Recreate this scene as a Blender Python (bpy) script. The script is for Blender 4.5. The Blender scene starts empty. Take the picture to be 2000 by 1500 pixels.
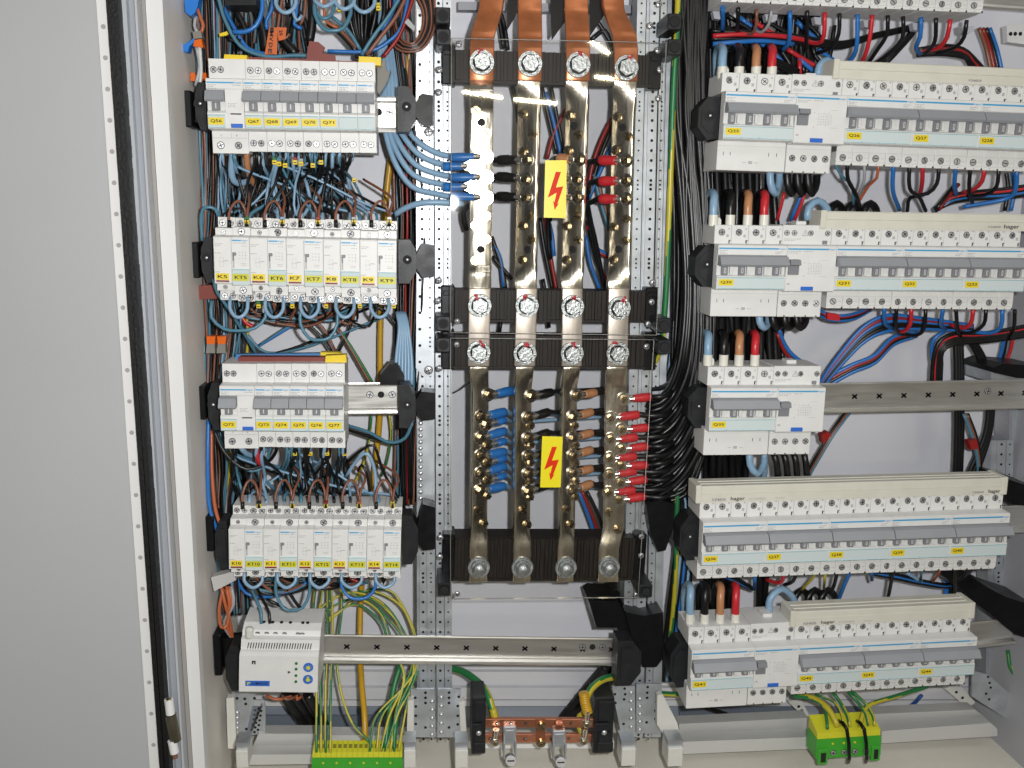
import bpy, math, random
from mathutils import Vector, Matrix
random.seed(7)
S = 0.001                      # geometry is written in millimetres
SC = bpy.context.scene
COL = SC.collection

# ------------------------------------------------------------------ camera
CAM = Vector((204.96, -956.05, -98.1))
PITCH, YAW, ROLL, F = 0.188, 0.097, 0.017, 1750.0     # F in pixels of a 2000 px wide frame
fwd = Vector((math.sin(YAW)*math.cos(PITCH), math.cos(YAW)*math.cos(PITCH), -math.sin(PITCH)))
rgt0 = Vector((math.cos(YAW), -math.sin(YAW), 0)); up0 = rgt0.cross(fwd)
rgt = rgt0*math.cos(ROLL) + up0*math.sin(ROLL)
up = -rgt0*math.sin(ROLL) + up0*math.cos(ROLL)
cd = bpy.data.cameras.new('camera'); cam = bpy.data.objects.new('camera', cd); COL.objects.link(cam)
m = Matrix((rgt, up, -fwd)).transposed().to_4x4(); m.translation = CAM*S
cam.matrix_world = m
cd.sensor_width = 36; cd.sensor_fit = 'HORIZONTAL'; cd.lens = F/2000*36
cd.clip_start = 0.02; cd.clip_end = 60
SC.camera = cam

def P(u, v, Y):
    """the point of the plane Y (mm, depth) seen at pixel u, v of the 2000x1500 photograph"""
    d = fwd*F + rgt*(u-1000) - up*(v-750)
    return CAM + d*((Y-CAM.y)/d.y)

# ------------------------------------------------------------------ world and lamps
w = bpy.data.worlds.new('World'); SC.world = w; w.use_nodes = True
nt = w.node_tree; bg = nt.nodes['Background']
tc = nt.nodes.new('ShaderNodeTexCoord'); sp = nt.nodes.new('ShaderNodeSeparateXYZ')
rp = nt.nodes.new('ShaderNodeValToRGB'); mr = nt.nodes.new('ShaderNodeMapRange')
nt.links.new(tc.outputs['Generated'], sp.inputs[0]); nt.links.new(sp.outputs['Z'], mr.inputs['Value'])
mr.inputs['From Min'].default_value = -1; mr.inputs['From Max'].default_value = 1
nt.links.new(mr.outputs[0], rp.inputs[0]); wn = nt.nodes.new('ShaderNodeTexNoise'); wn.inputs['Scale'].default_value = 3.2; wn.inputs['Detail'].default_value = 2
wr = nt.nodes.new('ShaderNodeMapRange'); wr.inputs['From Min'].default_value = .42; wr.inputs['From Max'].default_value = .62; wr.inputs['To Min'].default_value = .35; wr.inputs['To Max'].default_value = 3.2  # made-up light patches in the surroundings, added for livelier metal reflections
wm = nt.nodes.new('ShaderNodeVectorMath'); wm.operation = 'SCALE'
nt.links.new(tc.outputs['Generated'], wn.inputs[0]); nt.links.new(wn.outputs[0], wr.inputs['Value']); nt.links.new(wr.outputs[0], wm.inputs['Scale'])
nt.links.new(rp.outputs[0], wm.inputs[0]); nt.links.new(wm.outputs[0], bg.inputs[0])
cr = rp.color_ramp; cr.elements[0].position = 0; cr.elements[0].color = (.46,.40,.30,1)
cr.elements[1].position = 1; cr.elements[1].color = (.62,.60,.56,1)
for p_, c_ in ((.38,(.40,.35,.27,1)), (.44,(.16,.15,.13,1)), (.47,(.55,.52,.46,1)), (.5,(.12,.11,.10,1)), (.56,(.75,.72,.64,1)), (.6,(.3,.3,.29,1))):
    e = cr.elements.new(p_); e.color = c_
bg.inputs[1].default_value = 0.18

def lamp(kind, name, loc, energy, color, **kw):
    l = bpy.data.lights.new(name, kind); l.energy = energy; l.color = color
    for k, v in kw.items(): setattr(l, k, v)
    o = bpy.data.objects.new(name, l); o.location = Vector(loc)*S; COL.objects.link(o); return o
lamp('POINT', 'camera_flash', CAM+Vector((50, 8, 20)), 28.5, (.985, .99, 1), shadow_soft_size=0.010)
def aim(o, tgt):
    o.rotation_euler = (Vector(tgt)*S-o.location).to_track_quat('-Z', 'Y').to_euler()
# distant ceiling tubes, each where the clear cover mirrors it
for (u, v, le, tilt, D) in ((942,185,.34,-.12,7000), (1046,198,.36,-.06,7000), (1168,90,.22,-.55,7000), (1180,152,.2,-.1,9000)):
    Q = P(u, v, -44); d = (Q-CAM).normalized(); r_ = Vector((d.x, -d.y, d.z)); p_ = Q+r_*D
    o = lamp('AREA', 'ceiling_tube', p_, 3.2, (1, .88, .55), shape='RECTANGLE', size=le, size_y=.024)
    o.data.energy = 7
    zz = (p_-Q).normalized(); xx = Vector((math.cos(tilt), 0, math.sin(tilt))); yy = zz.cross(xx).normalized(); xx = yy.cross(zz)
    mm = Matrix((xx, yy, zz)).transposed().to_4x4(); mm.translation = p_*S; o.matrix_world = mm
o = lamp('AREA', 'ceiling_light', (1050, -1600, 1250), 6, (1, .98, .95), shape='RECTANGLE', size=1.6, size_y=.5)
aim(o, (300, 0, -300))
vs = SC.view_settings; SC.display_settings.display_device = 'sRGB'
vs.view_transform = 'Standard'; vs.look = 'None'; vs.exposure = 0.03; vs.gamma = 1; vs.use_curve_mapping = False
SC.cycles.max_bounces = 8; SC.cycles.transparent_max_bounces = 12

# ------------------------------------------------------------------ materials
MATS = {}
def mat(name, col, rough=.45, metal=0.0, noise=0.0, nscale=40, bump=0.0, bscale=300, coat=0, stretch=None, spec=.5, bdist=.0004):
    if name in MATS: return MATS[name]
    m = bpy.data.materials.new(name); m.use_nodes = True; n = m.node_tree; b = n.nodes['Principled BSDF']
    b.inputs['Base Color'].default_value = (*col, 1); b.inputs['Roughness'].default_value = rough
    b.inputs['Metallic'].default_value = metal; b.inputs['Coat Weight'].default_value = coat
    b.inputs['Specular IOR Level'].default_value = spec
    t = n.nodes.new('ShaderNodeTexCoord'); mp = n.nodes.new('ShaderNodeMapping'); n.links.new(t.outputs['Object'], mp.inputs[0])
    if stretch: mp.inputs['Scale'].default_value = stretch
    if noise:
        z = n.nodes.new('ShaderNodeTexNoise'); z.inputs['Scale'].default_value = nscale; z.inputs['Detail'].default_value = 6
        n.links.new(mp.outputs[0], z.inputs[0])
        r = n.nodes.new('ShaderNodeMapRange'); r.inputs['From Min'].default_value = .3; r.inputs['From Max'].default_value = .7
        r.inputs['To Min'].default_value = 1-noise; r.inputs['To Max'].default_value = 1+noise*.5
        n.links.new(z.outputs[0], r.inputs[0])
        x = n.nodes.new('ShaderNodeVectorMath'); x.operation = 'SCALE'; x.inputs[0].default_value = col
        n.links.new(r.outputs[0], x.inputs['Scale']); n.links.new(x.outputs[0], b.inputs['Base Color'])
        r2 = n.nodes.new('ShaderNodeMapRange'); r2.inputs['To Min'].default_value = max(.03, rough-.12); r2.inputs['To Max'].default_value = min(1, rough+.14)
        n.links.new(z.outputs[0], r2.inputs[0]); n.links.new(r2.outputs[0], b.inputs['Roughness'])
    if bump:
        z = n.nodes.new('ShaderNodeTexNoise'); z.inputs['Scale'].default_value = bscale; z.inputs['Detail'].default_value = 3
        n.links.new(mp.outputs[0], z.inputs[0]); bp = n.nodes.new('ShaderNodeBump'); bp.inputs['Strength'].default_value = bump
        bp.inputs['Distance'].default_value = bdist
        n.links.new(z.outputs[0], bp.inputs['Height']); n.links.new(bp.outputs[0], b.inputs['Normal'])
    MATS[name] = m; return m
WHITE = mat('device_plastic', (.72,.715,.69), .42, noise=.04, nscale=60, bump=.1, bscale=900)
CREAM = mat('comb_cover_plastic', (.66,.64,.55), .45, noise=.05, nscale=50)
TOG = mat('toggle_grey_plastic', (.29,.30,.32), .4, noise=.05)
DARKG = mat('lever_grey', (.21,.215,.23), .45)
BLK = mat('black_plastic', (.006,.006,.007), .36, noise=.2, nscale=90, bump=.15, bscale=500, spec=.22)
BLK2 = mat('bracket_plastic', (.018,.019,.021), .40, noise=.25, nscale=70, bump=.2, bscale=600, spec=.3)
HOLE = mat('hole_shade', (.008,.008,.009), .8)  # near-black colour standing in for the shade inside holes, slots and gaps
BLUEP = mat('stripe_blue', (.045,.33,.60), .5)
BTN = mat('button_blue', (.03,.14,.55), .4)
YEL = mat('label_yellow', (.78,.60,.02), .45)
YEL2 = mat('label_yellow_green', (.60,.56,.03), .45)
CAPY = mat('cap_yellow', (.80,.58,.02), .4, noise=.05)
INK = mat('ink_black', (.012,.012,.012), .6)
INKG = mat('ink_grey', (.25,.25,.26), .6)
INKL = mat('ink_light_grey', (.42,.42,.42), .6)
REDB = mat('dark_red_bar', (.22,.02,.015), .4)
WIN = mat('label_window_plastic', (.60,.68,.68), .10, coat=.6)
WINE = mat('label_window_edge', (.38,.62,.66), .15, coat=.5)
ZINC = mat('galvanised_steel', (.53,.56,.59), .44, .65, noise=.2, nscale=55, bump=.12, bscale=200)
STEEL = mat('screw_steel', (.60,.60,.62), .42, .8, noise=.1, nscale=300)
BOLT = mat('bolt_zinc', (.50,.52,.52), .38, .8, noise=.4, nscale=260, bump=.8, bscale=420, bdist=.0009)
RAIL = mat('rail_steel', (.66,.65,.62), .33, .85, noise=.05, nscale=30, stretch=(1,12,12))
TIN = mat('tinned_bar', (.97,.90,.76), .23, 1.0, noise=.08, nscale=60, stretch=(1,1,.3), bump=1.0, bscale=45, bdist=.0022)
TINM = mat('tinned_bar_brushed', (.60,.53,.46), .40, .7, noise=.15, nscale=200, stretch=(1,1,.1))
BRASS = mat('brass_screw', (.66,.53,.33), .25, 1.0, noise=.2, nscale=300)
COPPER = mat('copper_strip', (.50,.17,.065), .30, .45, noise=.2, nscale=60)
CUBAR = mat('copper_bar', (.66,.27,.16), .33, .9, noise=.25, nscale=70, stretch=(.2,1,1))
LUG = mat('tinned_lug', (.90,.86,.78), .24, 1.0, noise=.15, nscale=200)
SUP = mat('busbar_support_plastic', (.022,.017,.014), .5, noise=.4, nscale=120, stretch=(3,1,.3), bump=.3, bscale=300, spec=.25)
PAINT = mat('cabinet_paint', (.76,.755,.74), .38, noise=.04, nscale=6, bump=.25, bscale=420)
PAINTB = mat('cabinet_back_paint', (.66,.665,.71), .5, noise=.05, nscale=5, bump=.2, bscale=350)
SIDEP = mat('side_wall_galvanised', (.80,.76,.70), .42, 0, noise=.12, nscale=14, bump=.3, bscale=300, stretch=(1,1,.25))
DOORP = mat('door_paint', (.44,.45,.455), .42, noise=.03, nscale=4, bump=.25, bscale=500)
DOORB = mat('door_frame_paint', (.33,.35,.385), .35, noise=.04, nscale=10)
FOAM = mat('foam_seal', (.005,.005,.006), .5, noise=.5, nscale=400, bump=1.0, bscale=420)
FLOORP = mat('floor_paint', (.80,.76,.66), .35, noise=.06, nscale=9, bump=.2, bscale=300)
GRN = mat('terminal_green', (.05,.36,.03), .38, noise=.08)
GYL = mat('terminal_yellow', (.62,.60,.03), .38, noise=.05)
REDM = mat('red_paint_mark', (.45,.01,.02), .4)
MAROON = mat('maroon_busbar_cover', (.20,.035,.025), .45, noise=.1)
WHT2 = mat('white_block_plastic', (.66,.65,.60), .4, noise=.05)
ORT = mat('orange_tape', (.60,.12,.015), .45, noise=.08)
FERR = mat('ferrule_white', (.72,.70,.62), .4)
CLIPB = mat('clip_blue_rubber', (.01,.17,.58), .4, noise=.1)
CLIPO = mat('clip_orange', (.72,.13,.01), .25, noise=.1)
CLR = mat('grey_clear_plastic', (.22,.21,.19), .18)
SILV = mat('reflective_strip_metal', (.75,.75,.77), .3, .8)
STICK = mat('warning_sticker_yellow', (.80,.68,.015), .35)
STRED = mat('warning_red', (.66,.03,.006), .5, spec=.15)
BLUSH = mat('shelf_blue_grey', (.17,.20,.24), .5)
def glassmat():
    m = bpy.data.materials.new('clear_acrylic'); m.use_nodes = True; n = m.node_tree; n.nodes.clear()
    o = n.nodes.new('ShaderNodeOutputMaterial'); mx = n.nodes.new('ShaderNodeMixShader'); fr = n.nodes.new('ShaderNodeFresnel')
    tr = n.nodes.new('ShaderNodeBsdfTransparent'); gl = n.nodes.new('ShaderNodeBsdfGlossy')
    fr.inputs[0].default_value = 1.4; tr.inputs[0].default_value = (.975,.975,.97,1); gl.inputs['Roughness'].default_value = .018
    tx = n.nodes.new('ShaderNodeTexCoord'); nz = n.nodes.new('ShaderNodeTexNoise'); nz.inputs['Scale'].default_value = 3; bp = n.nodes.new('ShaderNodeBump')
    bp.inputs['Strength'].default_value = .1; bp.inputs['Distance'].default_value = .0006
    n.links.new(tx.outputs['Object'], nz.inputs[0]); n.links.new(nz.outputs[0], bp.inputs['Height']); n.links.new(bp.outputs[0], gl.inputs['Normal'])
    n.links.new(fr.outputs[0], mx.inputs[0]); n.links.new(tr.outputs[0], mx.inputs[1]); n.links.new(gl.outputs[0], mx.inputs[2])
    n.links.new(mx.outputs[0], o.inputs[0]); return m
GLASS = glassmat()
FRS = mat('floor_rail_steel', (.60,.60,.58), .38, .25, noise=.08, nscale=20, stretch=(.3,1,1))
def gmat(nm, col):                    # sleeves and cables
    return mat('insulation_'+nm, col, .36, noise=.08, nscale=40, bump=.08, bscale=300)
WC = dict(lightblue=(.24,.385,.53), teal=(.075,.205,.285), blue=(.02,.155,.47), brown=(.22,.085,.05), black=(.0055,.0055,.006),
          red=(.55,.022,.03), orange=(.46,.12,.045), tan=(.48,.22,.10), grey=(.36,.37,.38), ochre=(.55,.31,.015),
          green=(.02,.17,.05), yellow=(.50,.42,.03), darkred=(.28,.015,.012), darkblue=(.015,.07,.26), white=(.6,.6,.58))
WM = {k: gmat(k, c) for k, c in WC.items()}

# ------------------------------------------------------------------ mesh builder
class MB:
    def __init__(s): s.v = []; s.f = []; s.m = []; s.s = []
    def add(s, vs, fs, mi=0, sm=False):
        o = len(s.v); s.v += [Vector(v) for v in vs]
        for f in fs: s.f.append([i+o for i in f]); s.m.append(mi); s.s.append(sm)
        return s
    def box(s, x0, x1, y0, y1, z0, z1, mi=0, b=0):
        if b:
            b = min(b, abs(x1-x0)*.45, abs(z1-z0)*.45)
            pr = [(x0+b,z0),(x1-b,z0),(x1,z0+b),(x1,z1-b),(x1-b,z1),(x0+b,z1),(x0,z1-b),(x0,z0+b)]
            q = [(x0+2*b,z0+b),(x1-2*b,z0+b),(x1-b,z0+2*b),(x1-b,z1-2*b),(x1-2*b,z1-b),(x0+2*b,z1-b),(x0+b,z1-2*b),(x0+b,z0+2*b)]
            vs = [(a,y0,c) for a,c in q]+[(a,y0+b,c) for a,c in pr]+[(a,y1,c) for a,c in pr]
            fs = [list(range(8)), list(range(23,15,-1))]
            for k in range(8):
                j = (k+1)%8; fs += [[k,k+8,j+8,j],[k+8,k+16,j+16,j+8]]
            return s.add(vs, fs, mi)
        vs = [(x,y,z) for x in (x0,x1) for y in (y0,y1) for z in (z0,z1)]
        return s.add(vs, [[0,1,3,2],[4,6,7,5],[0,4,5,1],[2,3,7,6],[0,2,6,4],[1,5,7,3]], mi)
    def prism(s, prof, x0, x1, mi=0):          # profile of (y, z) extruded along x
        n = len(prof); vs = [(x0,y,z) for y,z in prof]+[(x1,y,z) for y,z in prof]
        return s.add(vs, [list(range(n)), list(range(2*n-1,n-1,-1))]+[[i,i+n,(i+1)%n+n,(i+1)%n] for i in range(n)], mi)
    def poly(s, prof, y0, y1, mi=0):           # outline of (x, z) extruded along y
        n = len(prof); vs = [(x,y0,z) for x,z in prof]+[(x,y1,z) for x,z in prof]
        return s.add(vs, [list(range(n)), list(range(2*n-1,n-1,-1))]+[[i,i+n,(i+1)%n+n,(i+1)%n] for i in range(n)], mi)
    def cyl(s, c, ax, r, h, n=14, mi=0, r2=None, sm=True, a0=0):
        c = Vector(c); ax = Vector(ax).normalized(); r2 = r if r2 is None else r2
        t = Vector((0,0,1)) if abs(ax.z) < .9 else Vector((1,0,0)); a = ax.cross(t).normalized(); b = ax.cross(a)
        A = [c+(a*math.cos(k*2*math.pi/n+a0)+b*math.sin(k*2*math.pi/n+a0))*r for k in range(n)]
        B = [c+ax*h+(a*math.cos(k*2*math.pi/n+a0)+b*math.sin(k*2*math.pi/n+a0))*r2 for k in range(n)]
        o = len(s.v); s.v += A+B
        for k in range(n): s.f.append([o+k, o+(k+1)%n, o+n+(k+1)%n, o+n+k]); s.m.append(mi); s.s.append(sm)
        s.add(A, [list(range(n-1,-1,-1))], mi); s.add(B, [list(range(n))], mi); return s
    def dome(s, c, ax, r, h, n=12, mi=0):
        c = Vector(c); ax = Vector(ax).normalized()
        t = Vector((0,0,1)) if abs(ax.z) < .9 else Vector((1,0,0)); a = ax.cross(t).normalized(); b = ax.cross(a)
        rows = []; K = 4; o = len(s.v)
        for j in range(K):
            th = j/K*math.pi/2; rows.append([c+(a*math.cos(k*2*math.pi/n)+b*math.sin(k*2*math.pi/n))*r*math.cos(th)+ax*h*math.sin(th) for k in range(n)])
        for r_ in rows: s.v += r_
        s.v.append(c+ax*h)
        for j in range(K-1):
            for k in range(n): s.f.append([o+j*n+k,o+j*n+(k+1)%n,o+(j+1)*n+(k+1)%n,o+(j+1)*n+k]); s.m.append(mi); s.s.append(True)
        for k in range(n): s.f.append([o+(K-1)*n+k,o+(K-1)*n+(k+1)%n,o+K*n]); s.m.append(mi); s.s.append(True)
        return s
    def tube(s, pts, r, n=8, mi=0, stripe=None, caps=True, rr=None):
        pts = [Vector(p) for p in pts]; o = len(s.v); N = len(pts)
        T = [(pts[min(i+1,N-1)]-pts[max(i-1,0)]).normalized() for i in range(N)]
        t = T[0]; a = t.cross(Vector((0,1,0)))
        if a.length < .1: a = t.cross(Vector((1,0,0)))
        a.normalize()
        for i in range(N):
            a = (a-T[i]*a.dot(T[i])).normalized(); b = T[i].cross(a); R = r if rr is None else rr[i]
            s.v += [pts[i]+(a*math.cos(k*2*math.pi/n)+b*math.sin(k*2*math.pi/n))*R for k in range(n)]
        for i in range(N-1):
            for k in range(n):
                s.f.append([o+i*n+k,o+i*n+(k+1)%n,o+(i+1)*n+(k+1)%n,o+(i+1)*n+k]); s.s.append(True)
                s.m.append(mi if stripe is None else (stripe if ((k-i*.35)%n) < n*.45 else mi))
        if caps:
            s.f += [[o+k for k in range(n-1,-1,-1)], [o+(N-1)*n+k for k in range(n)]]; s.m += [mi,mi]; s.s += [False,False]
        return s
    def build(s, name, mats, parent=None, share=False):
        me = s.mesh(name, mats); o = bpy.data.objects.new(name, me); COL.objects.link(o)
        if parent is not None: o.parent = parent
        return o
    def mesh(s, name, mats):
        me = bpy.data.meshes.new(name); me.from_pydata([v*S for v in s.v], [], s.f)
        for mm in (mats if isinstance(mats, (list, tuple)) else [mats]): me.materials.append(mm)
        for p, mi, sm in zip(me.polygons, s.m, s.s): p.material_index = mi; p.use_smooth = sm
        me.update()
        import bmesh
        b = bmesh.new(); b.from_mesh(me); bmesh.ops.recalc_face_normals(b, faces=b.faces); b.to_mesh(me); b.free()
        return me
def inst(name, me, parent, loc=(0,0,0), rot=None, scale=None):
    o = bpy.data.objects.new(name, me); COL.objects.link(o); o.parent = parent; o.location = Vector(loc)*S
    if rot: o.rotation_euler = rot
    if scale: o.scale = scale
    return o
def tag(o, label=None, cat=None, group=None, kind=None):
    if label: o['label'] = label
    if cat: o['category'] = cat
    if group: o['group'] = group
    if kind: o['kind'] = kind
    return o
def thing(name, label, cat, loc=(0,0,0), rot=(0,0,0), scale=(1,1,1), group=None):
    o = bpy.data.objects.new(name, None); COL.objects.link(o); o.empty_display_size = .01
    o.location = Vector(loc)*S; o.rotation_euler = rot; o.scale = scale
    return tag(o, label, cat, group)
TXT = {}
def textmesh(s, mt, bold=0.0):
    k = (s, mt.name, bold)
    if k not in TXT:
        c = bpy.data.curves.new('t', 'FONT'); c.body = s; c.size = 1; c.align_x = 'CENTER'; c.align_y = 'CENTER'; c.resolution_u = 3; c.offset = bold
        o = bpy.data.objects.new('t', c); COL.objects.link(o)
        dg = bpy.context.evaluated_depsgraph_get(); dg.update()
        me = bpy.data.meshes.new_from_object(o.evaluated_get(dg)); COL.objects.unlink(o); bpy.data.objects.remove(o)
        me.name = 'lettering'; me.materials.clear(); me.materials.append(mt)
        xs = [v.co.x for v in me.vertices]; zs = [v.co.y for v in me.vertices]
        cx = (min(xs)+max(xs))/2; W = max(xs)-min(xs); H = max(zs)-min(zs); cz = (min(zs)+max(zs))/2
        for v in me.vertices: v.co = Vector(((v.co.x-cx)/W, 0, (v.co.y-cz)/H))
        TXT[k] = me
    return TXT[k]
def text(s, parent, x, y, z, wd, ht, mt=None, bold=.015, rot=None, name='lettering'):
    return inst(name, textmesh(s, mt or INK, bold), parent, (x,y,z), rot, (wd*S, 1, ht*S))
def spline(pts, step=5.0):
    pts = [Vector(p) for p in pts]
    if len(pts) == 2: return pts
    q = [pts[0]*2-pts[1]]+pts+[pts[-1]*2-pts[-2]]; out = []
    for i in range(1, len(q)-2):
        a, b, c, d = q[i-1:i+3]; L = (c-b).length; n = max(2, int(L/step))
        for k in range(n):
            t = k/n; out.append(.5*((2*b)+(c-a)*t+(2*a-5*b+4*c-d)*t*t+(3*b-a-3*c+d)*t*t*t))
    out.append(q[-2]); return out
def wire(col, r, pts, label, group=None, name='wire', cat='wire', n=8, step=6, stripe=None):
    W3 = [P(*p) for p in pts]
    mb = MB().tube(spline(W3, step), r, n, stripe=None if stripe is None else 1)
    o = mb.build(name, [WM[col]]+([WM[stripe]] if stripe else []))
    return tag(o, label, cat, group)
# ------------------------------------------------------------------ devices on the rails
NOSE = -60.0
class Row:
    def __init__(s, u0, t0, b0, u1, t1, b1): s.a = (u0,t0,b0,u1,t1,b1)
    def at(s, u):
        u0,t0,b0,u1,t1,b1 = s.a; k = (u-u0)/(u1-u0); return t0+(t1-t0)*k, b0+(b1-b0)*k
    def frame(s, u0, u1, wn):
        t0,b0 = s.at(u0); t1,b1 = s.at(u1)
        A = (P(u0,t0,NOSE)+P(u0,b0,NOSE))/2; B = (P(u1,t1,NOSE)+P(u1,b1,NOSE))/2
        h = ((P(u0,t0,NOSE)-P(u0,b0,NOSE)).length+(P(u1,t1,NOSE)-P(u1,b1,NOSE)).length)/2
        d = B-A; return A, (0, -math.atan2(d.z, d.x), 0), (d.length/wn, 1, h/45)
MC = {}
def cached(key, fn):
    if key not in MC: MC[key] = fn()
    return MC[key]
def screw_mesh(r, kind='cross'):
    def f():
        mb = MB(); mb.cyl((0,-.25,0),(0,1,0), r*1.14, .3, 16, 1, sm=False)
        mb.cyl((0,-.5,0),(0,1,0), r*.92, .3, 16, 0, r2=r, sm=True)
        if kind in ('cross','slot'): mb.box(-r*.8, r*.8, -.62, -.45, -r*.13, r*.13, 1)
        if kind == 'cross':
            mb.box(-r*.13, r*.13, -.62, -.45, -r*.7, r*.7, 1)
        return mb.mesh('terminal_screw', [STEEL, HOLE])
    return cached(('screw', r, kind), f)
def screws(root, pts, r, kind='cross'):
    me = screw_mesh(r, kind)
    for x, y, z in pts: inst('terminal_screw', me, root, (x,y,z), (random.uniform(-.1,.1), random.uniform(0,3.1), random.uniform(-.12,.12)))
def body_profile(low=43, hi=43, sh=15, dep=58):
    return [(0,22.5),(-.0,-22.5),(1,-23.2),(sh,-24.2),(sh,-low),(dep,-low),(dep,hi),(sh,hi),(sh,24.2),(1,23.2)]
def printed(root, x, z, w, n, lh=1.0, mt=None, y=-.18, gap=1.7):
    """rows of tiny technical print, made of word-long dashes"""
    def f():
        rnd = random.Random(int(w*10+n)); mb = MB()
        for k in range(n):
            a = 0
            while a < w*(.95 if k%2==0 else .6):
                l = rnd.uniform(.8, 2.6); mb.box(a, min(a+l, w), 0, .1, -k*gap-lh, -k*gap); a += l+rnd.uniform(.4, .9)
        return mb.mesh('technical_print', [INKL])
    return inst('technical_print', cached(('print', w, n, lh, gap), f), root, (x,y,z))
def stripe(root, w, z=19.0, brand=True, x0=.8, h=1.0):
    wb = 6.5 if w < 20 else 7.5
    inst('brand_stripe', cached(('stripe', w), lambda: MB().box(x0, w-wb-1.2, -.2, .2, -h*.65, h*.65).mesh('brand_stripe', [BLUEP])), root, (0,0,z))
    text('hager', root, w-wb/2-.8, -.22, z-.1, wb, 2.3, BLUEP, .01)
def window(root, x0, x1, z0=-22.3, z1=-10.2, ticks=()):
    def f():
        mb = MB(); mb.box(x0, x1, -1.0, .3, z0, z1, 0, .4)
        mb.box(x0, x1, -1.5, -.9, z1-.8, z1-.1, 1, .2); mb.box(x0, x1, -1.4, -.9, z0+.1, z0+.7, 1, .2)
        for t in ticks: mb.box(t-.7, t+.7, -1.7, -.9, z0, z0+1.6, 1, .2)
        return mb.mesh('label_window', [WIN, WINE])
    return inst('label_window', cached(('win', x0, x1, z0, z1), f), root)
def ylabel(root, s, x, z, w, h, mt=None, y=-1.15, tw=.74):
    me = cached(('lab', w, h, (mt or YEL).name), lambda: MB().box(-w/2, w/2, -.1, .15, -h/2, h/2).mesh('label', [mt or YEL]))
    o = inst('label', me, root, (x, y, z))
    text(s, o, 0, -.16, 0, w*tw, h*.5, INK, .02)
    return o
def mcb(row, u0, u1, label, code=None, group='single pole circuit breakers with grey toggles'):
    A, R, sc = row.frame(u0, u1, 17.5)
    t = thing('circuit_breaker', label, 'circuit breaker', A, R, sc, group)
    def f():
        mb = MB()
        p = [(0,22.5),(0,13.6),(1.4,12.8),(2.6,2),(2.6,-6),(0,-8.5),(0,-22.5),(1,-23.2),(15,-24.2),(15,-43),(58,-43),(58,43),(15,43),(15,24.2),(1,23.2)]
        mb.prism(p, .15, 17.35)
        mb.box(3.6,13.4,14.6,15.2,-33.5,-33.2,1); mb.box(4,13,14.6,15.2,27.3,27.5,1)
        return mb.mesh('body', [WHITE, INKL])
    inst('body', cached('mcb_body', f), t)
    stripe(t, 17.5, 19.2); printed(t, 1.5, 17.2, 9, 3, .7, gap=1.5)
    inst('toggle', cached('mcb_tog', lambda: MB().prism([(2.2,12.8),(-5.5,11.2),(-9.5,2.8),(-7.5,1.2),(2.4,2.0)], .0, 17.0).mesh('toggle', [TOG])), t)
    inst('lever', cached('mcb_lev', lambda: MB().box(4.6,12.2,-.2,2.8,-6.4,1.6,0,.5).box(8.0,8.9,-.5,0,-4.5,.5,1).mesh('lever', [DARKG, WHITE])), t)
    window(t, .5, 17, ticks=(15.8,))
    screws(t, [(4.6,14.8,33),(11.9,14.8,32.8)], 2.7); screws(t, [(4.6,14.8,-35),(11.9,14.8,-35.2)], 2.7)
    if code: ylabel(t, code, 8.3, -16.2, 14.2, 6.6)
    return t
def rcbo(row, u0, u1, label, code):
    A, R, sc = row.frame(u0, u1, 35)
    t = thing('residual_current_breaker', label, 'circuit breaker', A, R, sc)
    def f():
        mb = MB()
        p = [(0,22.5),(0,13.6),(1.4,12.8),(2.6,2),(2.6,-6),(0,-8.5),(0,-22.5),(1,-23.2),(15,-24.2),(15,-45),(58,-45),(58,43),(15,43),(15,24.2),(1,23.2)]
        mb.prism(p, .15, 34.85)
        mb.box(17.5,34.8,-.1,2.7,-8.6,13.2,0); mb.box(18,34,-.3,0,-8.8,-8.6,1)
        mb.box(1,33.5,14.6,15.2,-30.6,-30.3,1); mb.box(18.5,18.7,14.6,15.2,-30.6,-25,1)
        return mb.mesh('body', [WHITE, INKL])
    inst('body', cached('rcbo_body', f), t)
    stripe(t, 35, 19.2); printed(t, 1.5, 17.2, 9, 3, .7, gap=1.5); printed(t, 25, 17.2, 8, 1, .7, gap=1.5)
    printed(t, 20, .5, 8, 3, .7, gap=1.5)
    inst('toggle', cached('mcb_tog', None), t)
    inst('lever', cached('mcb_lev', None), t)
    window(t, .5, 17, ticks=(15.8,))
    inst('test_slot', cached('slot', lambda: MB().box(22,32,-.25,.2,-9.9,-8.6).mesh('test_slot', [HOLE])), t)
    inst('test_button', cached('btn', lambda: MB().box(22,33,-1.2,.3,-22.2,-18.4,0,.4).mesh('test_button', [BTN])), t)
    screws(t, [(4.6,14.8,33),(11.4,14.8,33)], 2.7); screws(t, [(8,14.8,-37.5),(25,14.8,-37.5)], 3.1)
    for s_, x in (('C', 9), ('E', 24)): text(s_, t, x, 14.75, -28, 1.4, 1.6, INKG)
    ylabel(t, code, 8.3, -16.2, 14.2, 6.6)
    return t
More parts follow.
